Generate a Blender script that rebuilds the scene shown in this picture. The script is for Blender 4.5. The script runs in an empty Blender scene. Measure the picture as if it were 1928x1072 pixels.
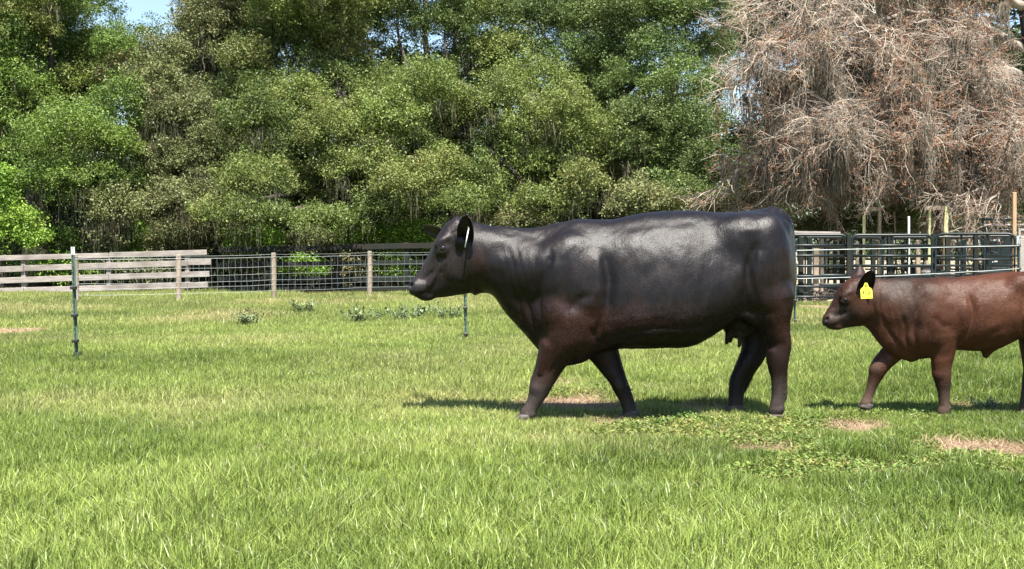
import bpy, bmesh, math
import numpy as np
from mathutils import Vector, Matrix

# ------------------------------------------------------------------ camera
SC = bpy.context.scene
F = 2200.0                      # focal length in pixels of a 1928 px wide frame
CX, CY, HY = 964.0, 536.0, 462.0
CH = 1.15                       # camera height
A = math.atan((CY - HY) / F)
cam_d = bpy.data.cameras.new('camera')
cam_d.sensor_width = 36.0
cam_d.lens = 36.0 * F / 1928.0
cam_d.clip_end = 2000.0
cam = bpy.data.objects.new('camera', cam_d)
SC.collection.objects.link(cam)
cam.location = (0, 0, CH)
cam.rotation_euler = (math.pi / 2 - A, 0, 0)
SC.camera = cam

# ------------------------------------------------------------------ world, sun, exposure
SUN_EL = math.radians(65.0)
SUN_AZ = math.radians(12.0)     # sun behind the camera, a little to the right
world = bpy.data.worlds.new('World')
SC.world = world
world.use_nodes = True
wn = world.node_tree.nodes
wl = world.node_tree.links
for n in list(wn):
    wn.remove(n)
sky = wn.new('ShaderNodeTexSky')
sky.sky_type = 'NISHITA'
sky.sun_disc = False
sky.sun_elevation = SUN_EL
sky.sun_rotation = math.pi - SUN_AZ
sky.air_density = 1.0
sky.dust_density = 0.6
bgn = wn.new('ShaderNodeBackground')
bgn.inputs['Strength'].default_value = 0.07
wo = wn.new('ShaderNodeOutputWorld')
wl.new(sky.outputs[0], bgn.inputs[0])
wl.new(bgn.outputs[0], wo.inputs[0])
sun_d = bpy.data.lights.new('sun', 'SUN')
sun_d.energy = 5.0
sun_d.angle = math.radians(0.53)
sun_d.color = (1.0, 0.95, 0.87)
sun = bpy.data.objects.new('sun', sun_d)
SC.collection.objects.link(sun)
sun_dir = Vector((math.sin(SUN_AZ) * math.cos(SUN_EL), -math.cos(SUN_AZ) * math.cos(SUN_EL), math.sin(SUN_EL)))
sun.rotation_euler = sun_dir.to_track_quat('Z', 'Y').to_euler()
sun.location = (4, -12, 30)
SC.view_settings.view_transform = 'Standard'
SC.view_settings.look = 'None'
SC.view_settings.exposure = 1.8
SC.view_settings.gamma = 1.0
SC.view_settings.use_curve_mapping = False
SC.cycles.max_bounces = 6
SC.cycles.diffuse_bounces = 3
SC.cycles.glossy_bounces = 2
SC.cycles.transmission_bounces = 4
SC.cycles.transparent_max_bounces = 4

# ------------------------------------------------------------------ helpers
def P(px, py, Y):
    """the point at depth Y that the photograph shows at (px, py)"""
    xc, yc = (px - CX) / F, (CY - py) / F
    dy = math.cos(A) + yc * math.sin(A)
    t = Y / dy
    return (xc * t, Y, CH + t * (yc * math.cos(A) - math.sin(A)))

def G(px, py):
    """the ground point seen at (px, py)"""
    xc, yc = (px - CX) / F, (CY - py) / F
    dz = yc * math.cos(A) - math.sin(A)
    t = -CH / dz
    return (xc * t, t * (math.cos(A) + yc * math.sin(A)))

OFF = {}
def tag(o, label=None, cat=None, group=None, kind=None):
    if label: o['label'] = label
    if cat: o['category'] = cat
    if group: o['group'] = group
    if kind: o['kind'] = kind
    return o

def thing(name, label, cat, loc, group=None, kind=None):
    o = bpy.data.objects.new(name, None)
    SC.collection.objects.link(o)
    o.location = loc
    o.empty_display_size = 0.2
    OFF[o.name] = np.array(loc, dtype=float)
    return tag(o, label, cat, group, kind)

def mesh_np(name, verts, faces, smooth=False):
    me = bpy.data.meshes.new(name)
    verts = np.asarray(verts, dtype=np.float32)
    if isinstance(faces, np.ndarray) and faces.ndim == 2:
        k = faces.shape[1]
        me.vertices.add(len(verts)); me.vertices.foreach_set('co', verts.ravel())
        me.loops.add(faces.size); me.loops.foreach_set('vertex_index', faces.astype(np.int32).ravel())
        me.polygons.add(len(faces))
        me.polygons.foreach_set('loop_start', np.arange(0, faces.size, k, dtype=np.int32))
        me.update(calc_edges=True)
        me.validate()
    else:
        me.from_pydata([tuple(map(float, v)) for v in verts], [], [tuple(int(i) for i in f) for f in faces])
        me.update()
    if smooth:
        me.polygons.foreach_set('use_smooth', np.ones(len(me.polygons), dtype=bool))
    return me

def part(name, verts, faces, mat, parent=None, smooth=False, kind=None, label=None):
    v = np.asarray(verts, dtype=float)
    off = OFF[parent.name] if parent else np.zeros(3)
    me = mesh_np(name, v - off, faces, smooth)
    if mat: me.materials.append(mat)
    o = bpy.data.objects.new(name, me)
    SC.collection.objects.link(o)
    if parent:
        o.parent = parent
    OFF[o.name] = off
    if kind: o['kind'] = kind
    if label: o['label'] = label
    return o

def copy_tree(o, parent=None):
    c = o.copy()
    SC.collection.objects.link(c)
    c.parent = parent
    OFF[c.name] = OFF.get(o.name, np.zeros(3))
    for ch in list(o.children):
        copy_tree(ch, c)
    return c

def box_vf(c, size, rz=0.0, bev=0.0, axes=None):
    """box as verts, faces; centre c, full size; optional axes (3 unit vectors); bevelled long edges"""
    sx, sy, sz = [s / 2 for s in size]
    b = min(bev, sx * 0.9, sy * 0.9, sz * 0.9)
    if b <= 0:
        v = np.array([(x, y, z) for z in (-sz, sz) for (x, y) in ((-sx, -sy), (sx, -sy), (sx, sy), (-sx, sy))])
        f = [(3, 2, 1, 0), (4, 5, 6, 7)] + [(i, (i + 1) % 4, (i + 1) % 4 + 4, i + 4) for i in range(4)]
    else:
        ring = [(-sx + b, -sy), (sx - b, -sy), (sx, -sy + b), (sx, sy - b), (sx - b, sy), (-sx + b, sy), (-sx, sy - b), (-sx, -sy + b)]
        ins = [(x * (1 - b / sx * 0.8), y * (1 - b / sy * 0.8)) for x, y in ring]
        v = [(x, y, -sz) for x, y in ins] + [(x, y, -sz + b) for x, y in ring] + [(x, y, sz - b) for x, y in ring] + [(x, y, sz) for x, y in ins]
        v = np.array(v)
        f = [tuple(range(7, -1, -1)), tuple(range(24, 32))]
        for k in range(3):
            f += [(k * 8 + i, k * 8 + (i + 1) % 8, k * 8 + 8 + (i + 1) % 8, k * 8 + 8 + i) for i in range(8)]
    if axes is not None:
        v = v @ np.array(axes)
    elif rz:
        c_, s_ = math.cos(rz), math.sin(rz)
        v = v @ np.array([[c_, s_, 0], [-s_, c_, 0], [0, 0, 1]])
    return v + np.array(c), f

def beam_vf(a, b, w, h, bev=0.0, up=(0, 0, 1)):
    """rectangular beam from a to b; w across, h along up"""
    a, b = np.array(a, float), np.array(b, float)
    d = b - a; L = np.linalg.norm(d); d /= L
    up = np.array(up, float)
    s = np.cross(up, d)
    if np.linalg.norm(s) < 1e-3: s = np.cross((0, 1, 0), d)
    s /= np.linalg.norm(s)
    u = np.cross(d, s)
    # local x->d, y->s, z->u
    return box_vf((a + b) / 2, (L, w, h), bev=bev, axes=[d, s, u])

def tube_vf(pts, rad, sides=6, cap=True):
    pts = np.asarray(pts, float)
    n = len(pts)
    rad = np.broadcast_to(np.asarray(rad, float), (n,))
    t = np.gradient(pts, axis=0)
    t /= np.linalg.norm(t, axis=1)[:, None] + 1e-9
    m = np.abs(t.mean(0))
    ref = np.eye(3)[int(np.argmin(m))]
    a = np.cross(t, ref); a /= np.linalg.norm(a, axis=1)[:, None] + 1e-9
    b = np.cross(t, a)
    ang = np.arange(sides) * 2 * math.pi / sides
    v = pts[:, None, :] + rad[:, None, None] * (a[:, None, :] * np.cos(ang)[None, :, None] + b[:, None, :] * np.sin(ang)[None, :, None])
    v = v.reshape(-1, 3)
    f = []
    for i in range(n - 1):
        for k in range(sides):
            k2 = (k + 1) % sides
            f.append((i * sides + k, i * sides + k2, (i + 1) * sides + k2, (i + 1) * sides + k))
    if cap:
        f.append(tuple(range(sides - 1, -1, -1)))
        f.append(tuple((n - 1) * sides + k for k in range(sides)))
    return v, f

def merge(list_vf):
    V, Fc, o = [], [], 0
    for v, f in list_vf:
        V.append(np.asarray(v, float)); Fc += [tuple(i + o for i in q) for q in f]; o += len(v)
    return np.concatenate(V), Fc

_nr = np.random.default_rng(7)
_tab = _nr.random((256, 256)).astype(np.float32)
def noise2(x, y, s=1.0, seed=0):
    x = np.asarray(x, float) / s + seed * 17.31; y = np.asarray(y, float) / s + seed * 9.77
    xi, yi = np.floor(x).astype(int), np.floor(y).astype(int)
    fx, fy = x - xi, y - yi
    fx = fx * fx * (3 - 2 * fx); fy = fy * fy * (3 - 2 * fy)
    g = lambda a, b: _tab[a % 256, b % 256]
    return (g(xi, yi) * (1 - fx) + g(xi + 1, yi) * fx) * (1 - fy) + (g(xi, yi + 1) * (1 - fx) + g(xi + 1, yi + 1) * fx) * fy
def fbm2(x, y, s=1.0, seed=0, o=4):
    r, a, t = 0, 1, 0
    for i in range(o):
        r = r + a * noise2(x, y, s / 2 ** i, seed + i * 3); t += a; a *= 0.5
    return r / t
def noise3(p, s, seed=0):
    """cheap 3-d noise from three 2-d slices"""
    return (noise2(p[:, 0] + p[:, 1] * .37, p[:, 2] + p[:, 1] * .21, s, seed) + noise2(p[:, 1] - p[:, 0] * .29, p[:, 2] - p[:, 0] * .4, s, seed + 5) + noise2(p[:, 0] - p[:, 2] * .3, p[:, 1] + p[:, 2] * .33, s, seed + 9)) / 3

# ------------------------------------------------------------------ materials
class NT:
    def __init__(s, name):
        s.m = bpy.data.materials.new(name); s.m.use_nodes = True
        s.t = s.m.node_tree; s.n = s.t.nodes; s.l = s.t.links
        for n in list(s.n): s.n.remove(n)
        s.out = s.n.new('ShaderNodeOutputMaterial')
    def node(s, typ, ins=None, **kw):
        n = s.n.new(typ)
        for k, v in kw.items(): setattr(n, k, v)
        for k, v in (ins or {}).items(): s.set(n, k, v)
        return n
    def set(s, n, k, v):
        i = n.inputs[k]
        if isinstance(v, bpy.types.NodeSocket): s.l.new(v, i)
        elif hasattr(i.default_value, '__len__') and not isinstance(v, (tuple, list)): i.default_value = (v,) * len(i.default_value)
        elif hasattr(i.default_value, '__len__') and len(i.default_value) == 4 and len(v) == 3: i.default_value = (*v, 1)
        else: i.default_value = v
    def math(s, op, a, b=0.0, c=None, clamp=False):
        n = s.n.new('ShaderNodeMath'); n.operation = op; n.use_clamp = clamp
        s.set(n, 0, a); s.set(n, 1, b)
        if c is not None: s.set(n, 2, c)
        return n.outputs[0]
    def mix(s, f, a, b, mode='MIX'):
        n = s.n.new('ShaderNodeMix'); n.data_type = 'RGBA'; n.blend_type = mode
        s.set(n, 0, f); s.set(n, 6, a); s.set(n, 7, b)
        return n.outputs[2]
    def noise(s, vec, scale, detail=3, rough=0.55, dist=0.0):
        n = s.node('ShaderNodeTexNoise', {'Scale': scale, 'Detail': detail, 'Roughness': rough, 'Distortion': dist})
        if vec is not None: s.l.new(vec, n.inputs['Vector'])
        return n.outputs[0]
    def ramp(s, f, stops):
        n = s.n.new('ShaderNodeValToRGB'); e = n.color_ramp.elements
        while len(e) < len(stops): e.new(0.5)
        for i, (p, c) in enumerate(stops):
            e[i].position = p; e[i].color = (*c, 1) if len(c) == 3 else c
        s.set(n, 0, f)
        return n.outputs[0]
    def mrange(s, f, a, b, c=0.0, d=1.0):
        n = s.n.new('ShaderNodeMapRange'); s.set(n, 0, f)
        for i, v in enumerate((a, b, c, d)): s.set(n, i + 1, v)
        return n.outputs[0]
    def mapping(s, vec, scale=(1, 1, 1), rot=(0, 0, 0)):
        n = s.n.new('ShaderNodeMapping'); s.l.new(vec, n.inputs[0])
        n.inputs['Scale'].default_value = scale; n.inputs['Rotation'].default_value = rot
        return n.outputs[0]
    def obj(s): return s.node('ShaderNodeTexCoord').outputs['Object']
    def pos(s): return s.node('ShaderNodeNewGeometry').outputs['Position']
    def attr(s, name, typ='GEOMETRY'):
        return s.node('ShaderNodeAttribute', attribute_name=name, attribute_type=typ).outputs['Fac']
    def bump(s, h, strength=0.3, dist=0.01):
        return s.node('ShaderNodeBump', {'Height': h, 'Strength': strength, 'Distance': dist}).outputs[0]
    def bsdf(s, **kw):
        n = s.n.new('ShaderNodeBsdfPrincipled')
        for k, v in kw.items(): s.set(n, k.replace('_', ' '), v)
        s.l.new(n.outputs[0], s.out.inputs[0])
        return n

def foliage_mat(name, c_dark, c_light, c_alt, rough=0.45, trans=0.35, spec=0.35, var=0.25):
    s = NT(name)
    tone = s.attr('tone', 'INSTANCER')
    hue = s.attr('hue', 'INSTANCER')
    rnd = s.attr('leafrnd')
    col = s.mix(tone, c_dark, c_light)
    col = s.mix(s.math('MULTIPLY', hue, hue), col, c_alt)
    val = s.math('MULTIPLY_ADD', rnd, var * 2, 1 - var)
    col = s.mix(1.0, col, s.node('ShaderNodeCombineColor', {0: val, 1: val, 2: val}).outputs[0], 'MULTIPLY')
    p = s.node('ShaderNodeBsdfPrincipled', {'Base Color': col, 'Roughness': rough, 'Specular IOR Level': spec})
    tr = s.node('ShaderNodeBsdfTranslucent', {'Color': s.mix(0.5, col, (0.9, 1.0, 0.35), 'MULTIPLY')})
    mx = s.node('ShaderNodeMixShader', {0: trans})
    s.l.new(p.outputs[0], mx.inputs[1]); s.l.new(tr.outputs[0], mx.inputs[2])
    s.l.new(mx.outputs[0], s.out.inputs[0])
    return s.m

def wood_mat(name, c1, c2, c3, sc=(1.2, 18, 18), rough=0.85):
    s = NT(name)
    o = s.pos()
    m = s.mapping(o, sc)
    g = s.noise(m, 2.2, 5, 0.6, 0.6)
    big = s.noise(o, 1.7, 3)
    col = s.mix(s.ramp(g, [(0.35, (0, 0, 0)), (0.65, (1, 1, 1))]), c1, c2)
    col = s.mix(s.mrange(big, 0.45, 0.75), col, c3)
    s.bsdf(Base_Color=col, Roughness=rough, Specular_IOR_Level=0.15, Normal=s.bump(g, 0.5, 0.006))
    return s.m

def plain_mat(name, c, rough=0.5, metal=0.0, spec=0.5, c2=None, nsc=12.0):
    s = NT(name)
    n = s.noise(s.pos(), nsc, 4)
    col = s.mix(s.mrange(n, 0.35, 0.7), c, c2 or tuple(x * 0.75 for x in c))
    s.bsdf(Base_Color=col, Roughness=rough, Metallic=metal, Specular_IOR_Level=spec, Normal=s.bump(n, 0.15, 0.003))
    return s.m

# ------------------------------------------------------------------ instancing (geometry nodes, one object)
def asset(name, me):
    return bpy.data.objects.new(name, me)

def scatter(name, pts, rot, scl, idx, tone, hue, coll, parent=None, kind='stuff', label=None, cat=None):
    me = bpy.data.meshes.new(name)
    n = len(pts)
    off = OFF[parent.name] if parent else np.zeros(3)
    me.vertices.add(n)
    me.vertices.foreach_set('co', (np.asarray(pts) - off).astype(np.float32).ravel())
    for nm, typ, dat in (('rot', 'FLOAT_VECTOR', rot), ('scl', 'FLOAT_VECTOR', scl), ('idx', 'INT', idx), ('tone', 'FLOAT', tone), ('hue', 'FLOAT', hue)):
        a = me.attributes.new(nm, typ, 'POINT')
        if typ == 'FLOAT_VECTOR': a.data.foreach_set('vector', np.asarray(dat, np.float32).ravel())
        elif typ == 'INT': a.data.foreach_set('value', np.asarray(dat, np.int32))
        else: a.data.foreach_set('value', np.clip(np.asarray(dat, np.float32), 0, 1))
    o = bpy.data.objects.new(name, me)
    SC.collection.objects.link(o)
    if parent: o.parent = parent
    OFF[o.name] = off
    ng = bpy.data.node_groups.new('scatter_' + name, 'GeometryNodeTree')
    ng.interface.new_socket('Geometry', in_out='INPUT', socket_type='NodeSocketGeometry')
    ng.interface.new_socket('Geometry', in_out='OUTPUT', socket_type='NodeSocketGeometry')
    N, L = ng.nodes, ng.links
    gi, go = N.new('NodeGroupInput'), N.new('NodeGroupOutput')
    ip = N.new('GeometryNodeInstanceOnPoints')
    ci = N.new('GeometryNodeCollectionInfo')
    ci.inputs['Collection'].default_value = coll
    ci.inputs['Separate Children'].default_value = True
    ci.inputs['Reset Children'].default_value = True
    def na(nm, typ):
        a = N.new('GeometryNodeInputNamedAttribute'); a.data_type = typ; a.inputs[0].default_value = nm
        return a.outputs[0]
    er = N.new('FunctionNodeEulerToRotation')
    L.new(na('rot', 'FLOAT_VECTOR'), er.inputs[0])
    L.new(gi.outputs[0], ip.inputs['Points']); L.new(ci.outputs[0], ip.inputs['Instance'])
    ip.inputs['Pick Instance'].default_value = True
    L.new(na('idx', 'INT'), ip.inputs['Instance Index'])
    L.new(er.outputs[0], ip.inputs['Rotation'])
    L.new(na('scl', 'FLOAT_VECTOR'), ip.inputs['Scale'])
    L.new(ip.outputs[0], go.inputs[0])
    md = o.modifiers.new('scatter', 'NODES'); md.node_group = ng
    return tag(o, label, cat, None, kind)

def coll_of(name, meshes):
    c = bpy.data.collections.new(name)
    for i, me in enumerate(meshes):
        c.objects.link(asset('%s_%02d' % (name, i), me))
    return c

def set_rnd(me, per_face):
    a = me.attributes.new('leafrnd', 'FLOAT', 'FACE')
    a.data.foreach_set('value', np.asarray(per_face, np.float32))

# ------------------------------------------------------------------ ground
DIRT = []      # (x, y, rx, ry, strength)
for px, py, rxp, ryp, st in ((1080, 757, 105, 20, 1.25), (965, 772, 45, 9, .85), (1330, 768, 70, 10, .8), (1600, 805, 70, 12, 1.0), (1870, 848, 140, 24, 1.15), (1760, 858, 60, 10, .6),
                             (10, 626, 90, 11, 1.1), (1855, 768, 60, 14, .6), (1010, 834, 34, 9, 1.0), (1220, 1010, 60, 12, .5), (700, 905, 60, 10, .35), (1130, 792, 150, 10, .7), (1330, 828, 110, 13, .7), (1300, 985, 50, 12, .45), (1640, 885, 150, 24, .8), (1500, 850, 130, 18, .7), (1210, 830, 120, 12, .5), (1420, 905, 110, 12, .4),
                             (1050, 722, 90, 7, .5), (270, 775, 60, 9, .25), (560, 562, 60, 5, .4), (650, 552, 150, 5, .7), (1540, 580, 60, 6, .8), (930, 700, 40, 6, .3), (1880, 900, 60, 14, .6)):
    x, y = G(px, py); x2, _ = G(px + rxp, py); _, y2 = G(px, py - ryp); _, y3 = G(px, py + ryp)
    DIRT.append((x, y, abs(x2 - x), (y2 - y3) / 2, st))

def dirt_mask(x, y):
    m = np.zeros_like(x)
    for cx, cy, rx, ry, st in DIRT:
        d = np.sqrt(((x - cx) / rx) ** 2 + ((y - cy) / ry) ** 2)
        m = np.maximum(m, st * np.clip(1.35 - d, 0, 1))
    m = np.where(m > 0, m * 1.15 + (fbm2(x, y, 0.34, 3) - 0.52) * 2.0 * np.clip(m * 3, 0, 1), 0)
    return np.clip(m, 0, 1)

def fence_y(x):      # depth of the board fence line / pen line
    return np.where(x > 5.4, 22.8, 27.3 + 0 * x)

axx = np.concatenate([-np.geomspace(18, 400, 14)[::-1], np.arange(-16, 16.01, 0.13), np.geomspace(18, 400, 14)])
axy = np.concatenate([-np.geomspace(1.5, 400, 14)[::-1], np.arange(0.5, 36, 0.13), np.geomspace(38, 900, 14)])
gx, gy = np.meshgrid(axx, axy, indexing='ij')
gz = (fbm2(gx, gy, 1.3, 11) - 0.5) * 0.03
gz[(np.abs(gx) > 17) | (gy > 35) | (gy < 0.6)] = 0
nx, ny = gx.shape
gv = np.stack([gx, gy, gz], -1).reshape(-1, 3)
ii = np.arange(nx * ny).reshape(nx, ny)
gf = np.stack([ii[:-1, :-1], ii[1:, :-1], ii[1:, 1:], ii[:-1, 1:]], -1).reshape(-1, 4)
s = NT('ground_soil')
o_ = s.pos()
n1 = s.noise(o_, 5, 6, 0.7); n2 = s.noise(o_, 45, 5, 0.75); n3 = s.noise(o_, 0.6, 4)
soil = s.mix(s.mrange(n1, 0.3, 0.7), (0.22, 0.135, 0.09), (0.33, 0.235, 0.165))
soil = s.mix(s.mrange(n2, 0.45, 0.7), soil, (0.13, 0.085, 0.055))
turf = s.mix(s.mrange(n3, 0.35, 0.65), (0.07, 0.10, 0.024), (0.13, 0.13, 0.045))
turf = s.mix(s.mrange(n2, 0.4, 0.7), turf, (0.07, 0.10, 0.025))
lit = s.mix(s.mrange(n2, 0.4, 0.65), (0.07, 0.05, 0.03), (0.13, 0.09, 0.055))
sand = s.mix(s.mrange(n1, 0.3, 0.7), (0.42, 0.36, 0.27), (0.33, 0.27, 0.19))
c = s.mix(s.attr('dirt'), turf, soil)
c = s.mix(s.attr('sand'), c, sand)
c = s.mix(s.attr('litter'), c, lit)
s.bsdf(Base_Color=c, Roughness=0.95, Specular_IOR_Level=0.15, Normal=s.bump(n2, 0.9, 0.03))
M_ground = s.m
ground = part('ground', gv, gf, M_ground, None, True, 'structure')
gm = ground.data
fx, fy = gv[:, 0], gv[:, 1]
dm = dirt_mask(fx, fy)
sand_m = np.clip((fx - 5.2) / 0.8, 0, 1) * np.clip((fy - 22.4) / 0.5, 0, 1) * np.clip((110 - fy) / 3, 0, 1) * np.clip(1.5 - fbm2(fx, fy, 3, 21) * 1.1, 0, 1)
lit_m = np.clip((fy - 27.6) / 0.8, 0, 1) * np.where(fx > 5.6, 0.15, 1.0) * np.clip(0.5 + fbm2(fx, fy, 1.2, 30), 0, 1)
for nm, dat in (('dirt', dm), ('sand', sand_m), ('litter', lit_m)):
    a = gm.attributes.new(nm, 'FLOAT', 'POINT'); a.data.foreach_set('value', dat.astype(np.float32))

def ground_z(x, y):
    return (fbm2(x, y, 1.3, 11) - 0.5) * 0.03

# ------------------------------------------------------------------ grass
def tuft_mesh(name, seed, blades, radius, hmin, hmax, width, lean=0.35, segs=3):
    r = np.random.default_rng(seed)
    V, Fc, R = [], [], []
    for b in range(blades):
        hmx = hmax * (1.15 if b % 7 == 0 else 1)
        a = r.random() * 2 * math.pi; d = radius * math.sqrt(r.random())
        bx, by = d * math.cos(a), d * math.sin(a)
        h = r.uniform(hmin, hmx); w = width * r.uniform(0.6, 1.25)
        dirn = r.random() * 2 * math.pi; ln = abs(r.normal(0, lean)) * h
        fa = r.random() * math.pi
        wx, wy = math.cos(fa) * w / 2, math.sin(fa) * w / 2
        rr = r.random(); base = len(V)
        for k in range(segs + 1):
            t = k / segs
            cxx = bx + math.cos(dirn) * ln * t * t * 1.3; cyy = by + math.sin(dirn) * ln * t * t * 1.3
            z = h * (t - 0.25 * t * t * min(1, ln / h))
            if k < segs:
                ww = 1 - 0.55 * t
                V.append((cxx - wx * ww, cyy - wy * ww, z - 0.005)); V.append((cxx + wx * ww, cyy + wy * ww, z - 0.005))
            else:
                V.append((cxx, cyy, z))
        for k in range(segs - 1):
            i = base + 2 * k
            Fc.append((i, i + 1, i + 3, i + 2)); R.append(rr)
        i = base + 2 * (segs - 1)
        Fc.append((i, i + 1, i + 2)); R.append(rr)
    me = mesh_np(name, np.array(V), Fc)
    set_rnd(me, R)
    return me

M_grass = foliage_mat('grass_blades', (0.085, 0.135, 0.022), (0.265, 0.335, 0.080), (0.43, 0.38, 0.18), 0.42, 0.33, 0.4, 0.6)
M_straw = foliage_mat('dry_grass', (0.25, 0.175, 0.11), (0.38, 0.30, 0.19), (0.20, 0.20, 0.07), 0.8, 0.2, 0.1, 0.3)
near_t = []
for i in range(8):
    me = tuft_mesh('tuft', 100 + i, 24, 0.055, 0.030, 0.092, 0.0056, 0.48); me.materials.append(M_grass); near_t.append(me)
far_t = []
for i in range(6):
    me = tuft_mesh('far_tuft', 200 + i, 32, 0.11, 0.025, 0.090, 0.0085, 0.55, 2); me.materials.append(M_grass); far_t.append(me)
straw_t = []
for i in range(4):
    me = tuft_mesh('straw_tuft', 300 + i, 22, 0.07, 0.008, 0.035, 0.004, 1.8, 2); me.materials.append(M_straw); straw_t.append(me)
C_near, C_far, C_straw = coll_of('near_tuft', near_t), coll_of('far_tuft', far_t), coll_of('straw_tuft', straw_t)

def scatter_ground(n, y0, y1, margin, seed):
    r = np.random.default_rng(seed)
    # uniform in area over the trapezoid in view, widened
    yy = np.linspace(y0, y1, 300); hw = 0.4382 * 1.08 * yy + 1.0
    cdf = np.concatenate([[0], np.cumsum((hw[1:] + hw[:-1]) / 2)]); cdf /= cdf[-1]
    y = np.interp(r.random(n), cdf, yy)
    x = (r.random(n) - 0.5) * 2 * (0.4382 * 1.08 * y + 1.0)
    return x, y, r

def grass_tone(x, y, r):
    t = 0.62 * fbm2(x, y, 2.6, 40) + 0.38 * fbm2(x, y, 0.35, 44)
    h_far = np.clip((y - 6) / 18, 0, 1) * .42 - .08
    t = (t - 0.5) * 2.1 + 0.52 + r.normal(0, 0.10, len(x))
    h = np.clip((fbm2(x, y, 1.8, 50) - 0.47) * 2.0, 0, 1) * 0.75 + np.clip(r.normal(0.10, 0.20, len(x)), 0, 1) + h_far
    return t, h

def lay_grass(name, n, y0, y1, coll, kc, seed, base_s, label, straw=False):
    x, y, r = scatter_ground(n, y0, y1, 1.25, seed)
    dmk = dirt_mask(x, y)
    if straw:
        keep = (dmk > 0.08) | (r.random(n) < 0.3 * fbm2(x, y, 1.1, 33))
    else:
        keep = r.random(n) > dmk * 1.45
    keep &= ~((x > 5.1) & (y > 22.6 + 0.3 * fbm2(x, y, 0.7, 8)))
    x, y, dmk = x[keep], y[keep], dmk[keep]
    t, h = grass_tone(x, y, r)
    m = len(x)
    tall = 0.45 + 1.1 * fbm2(x, y, 0.8, 60) + 0.5 * np.clip(fbm2(x, y, 0.3, 63) - .6, 0, 1) * 3
    short = 1 - 0.55 * np.clip(dmk * 1.6, 0, 1)
    trod = 1 - 0.42 * np.exp(-((x - 2.0) / 3.0) ** 4 - ((y - 7.6) / 0.8) ** 4)
    sc = base_s * tall * short * trod * r.uniform(0.8, 1.2, m)
    if straw: sc = base_s * r.uniform(0.7, 1.4, m)
    rot = np.stack([r.normal(0, 0.08, m), r.normal(0, 0.08, m), r.random(m) * 6.283], -1)
    scl = np.stack([sc * 0.5 + base_s * 0.5, sc * 0.5 + base_s * 0.5, sc], -1)
    scatter(name, np.stack([x, y, ground_z(x, y)], -1), rot, scl, r.integers(0, kc, m), t, h, coll, None, 'stuff', label, 'grass')

lay_grass('near_grass', 37000, 2.0, 8.2, C_near, 8, 1, 1.0, 'bright green grass blades nearest the camera')
lay_grass('middle_grass', 56000, 8.0, 16, C_far, 6, 2, 0.95, 'bright green grass around and behind the cattle')
lay_grass('far_grass', 52000, 15.8, 28.5, C_far, 6, 3, 1.15, 'pale green grass running back to the fences')
lay_grass('dry_grass', 28000, 2.0, 16, C_straw, 4, 4, 1.2, 'dry straw coloured grass on the bare patches', True)

# low broad-leaved weeds in the trodden strip
def weed_mesh(name, seed, n, rad, hgt, leaf, mat):
    r = np.random.default_rng(seed)
    V, Fc, R = [], [], []
    for i in range(n):
        a = r.random() * 6.283; d = rad * math.sqrt(r.random())
        c = np.array([d * math.cos(a), d * math.sin(a), hgt * (1 - 0.5 * (d / rad) ** 2) * r.uniform(0.25, 1.0)])
        dr = np.array([math.cos(a) + r.normal(0, .7), math.sin(a) + r.normal(0, .7), r.uniform(-0.3, 0.7)]); dr /= np.linalg.norm(dr)
        sd = np.cross(dr, r.normal(0, 1, 3) * 0.5 + np.array([0, 0, 1.0])); sd /= np.linalg.norm(sd)
        up = np.cross(sd, dr)
        L = leaf * r.uniform(0.6, 1.3); W = L * 0.3
        b = len(V)
        V += [c, c + dr * L * 0.45 + sd * W, c + dr * L, c + dr * L * 0.45 - sd * W, c + dr * L * 0.5 - up * W * 0.4]
        Fc += [(b, b + 1, b + 4), (b + 1, b + 2, b + 4), (b + 2, b + 3, b + 4), (b + 3, b, b + 4)]
        R += [r.random()] * 4
    me = mesh_np(name, np.array(V), Fc); set_rnd(me, R); me.materials.append(mat)
    return me
M_weed = foliage_mat('weed_leaves', (0.075, 0.13, 0.028), (0.19, 0.27, 0.06), (0.28, 0.22, 0.08), 0.5, 0.35, 0.3, 0.3)
C_weed = coll_of('weed', [weed_mesh('weed', 400 + i, 70, 0.12, 0.055, 0.022, M_weed) for i in range(4)])
r = np.random.default_rng(77)
wx, wy = [], []
for px, py, rx, ry, n in ((1400, 820, 190, 22, 120), (1500, 875, 90, 22, 90), (1640, 850, 120, 16, 60), (1200, 815, 120, 14, 45), (1480, 800, 60, 14, 30), (1820, 880, 120, 20, 60), (1100, 740, 130, 12, 40), (640, 745, 80, 14, 18),
                          (1290, 800, 60, 9, 25), (1560, 900, 160, 16, 60), (1640, 790, 120, 8, 20)):
    for k in range(n):
        a, d = r.random() * 6.283, math.sqrt(r.random())
        q = G(px + rx * d * math.cos(a), py + ry * d * math.sin(a)); wx.append(q[0]); wy.append(q[1])
wx, wy = np.array(wx), np.array(wy); m = len(wx)
scatter('ground_weeds', np.stack([wx, wy, ground_z(wx, wy)], -1), np.stack([np.zeros(m), np.zeros(m), r.random(m) * 6.28], -1),
        np.stack([r.uniform(.6, 1.2, m)] * 3, -1), r.integers(0, 4, m), r.random(m), r.random(m) * .8, C_weed, None, 'stuff', 'low leafy weeds creeping over the trodden strip', 'weeds')

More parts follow.
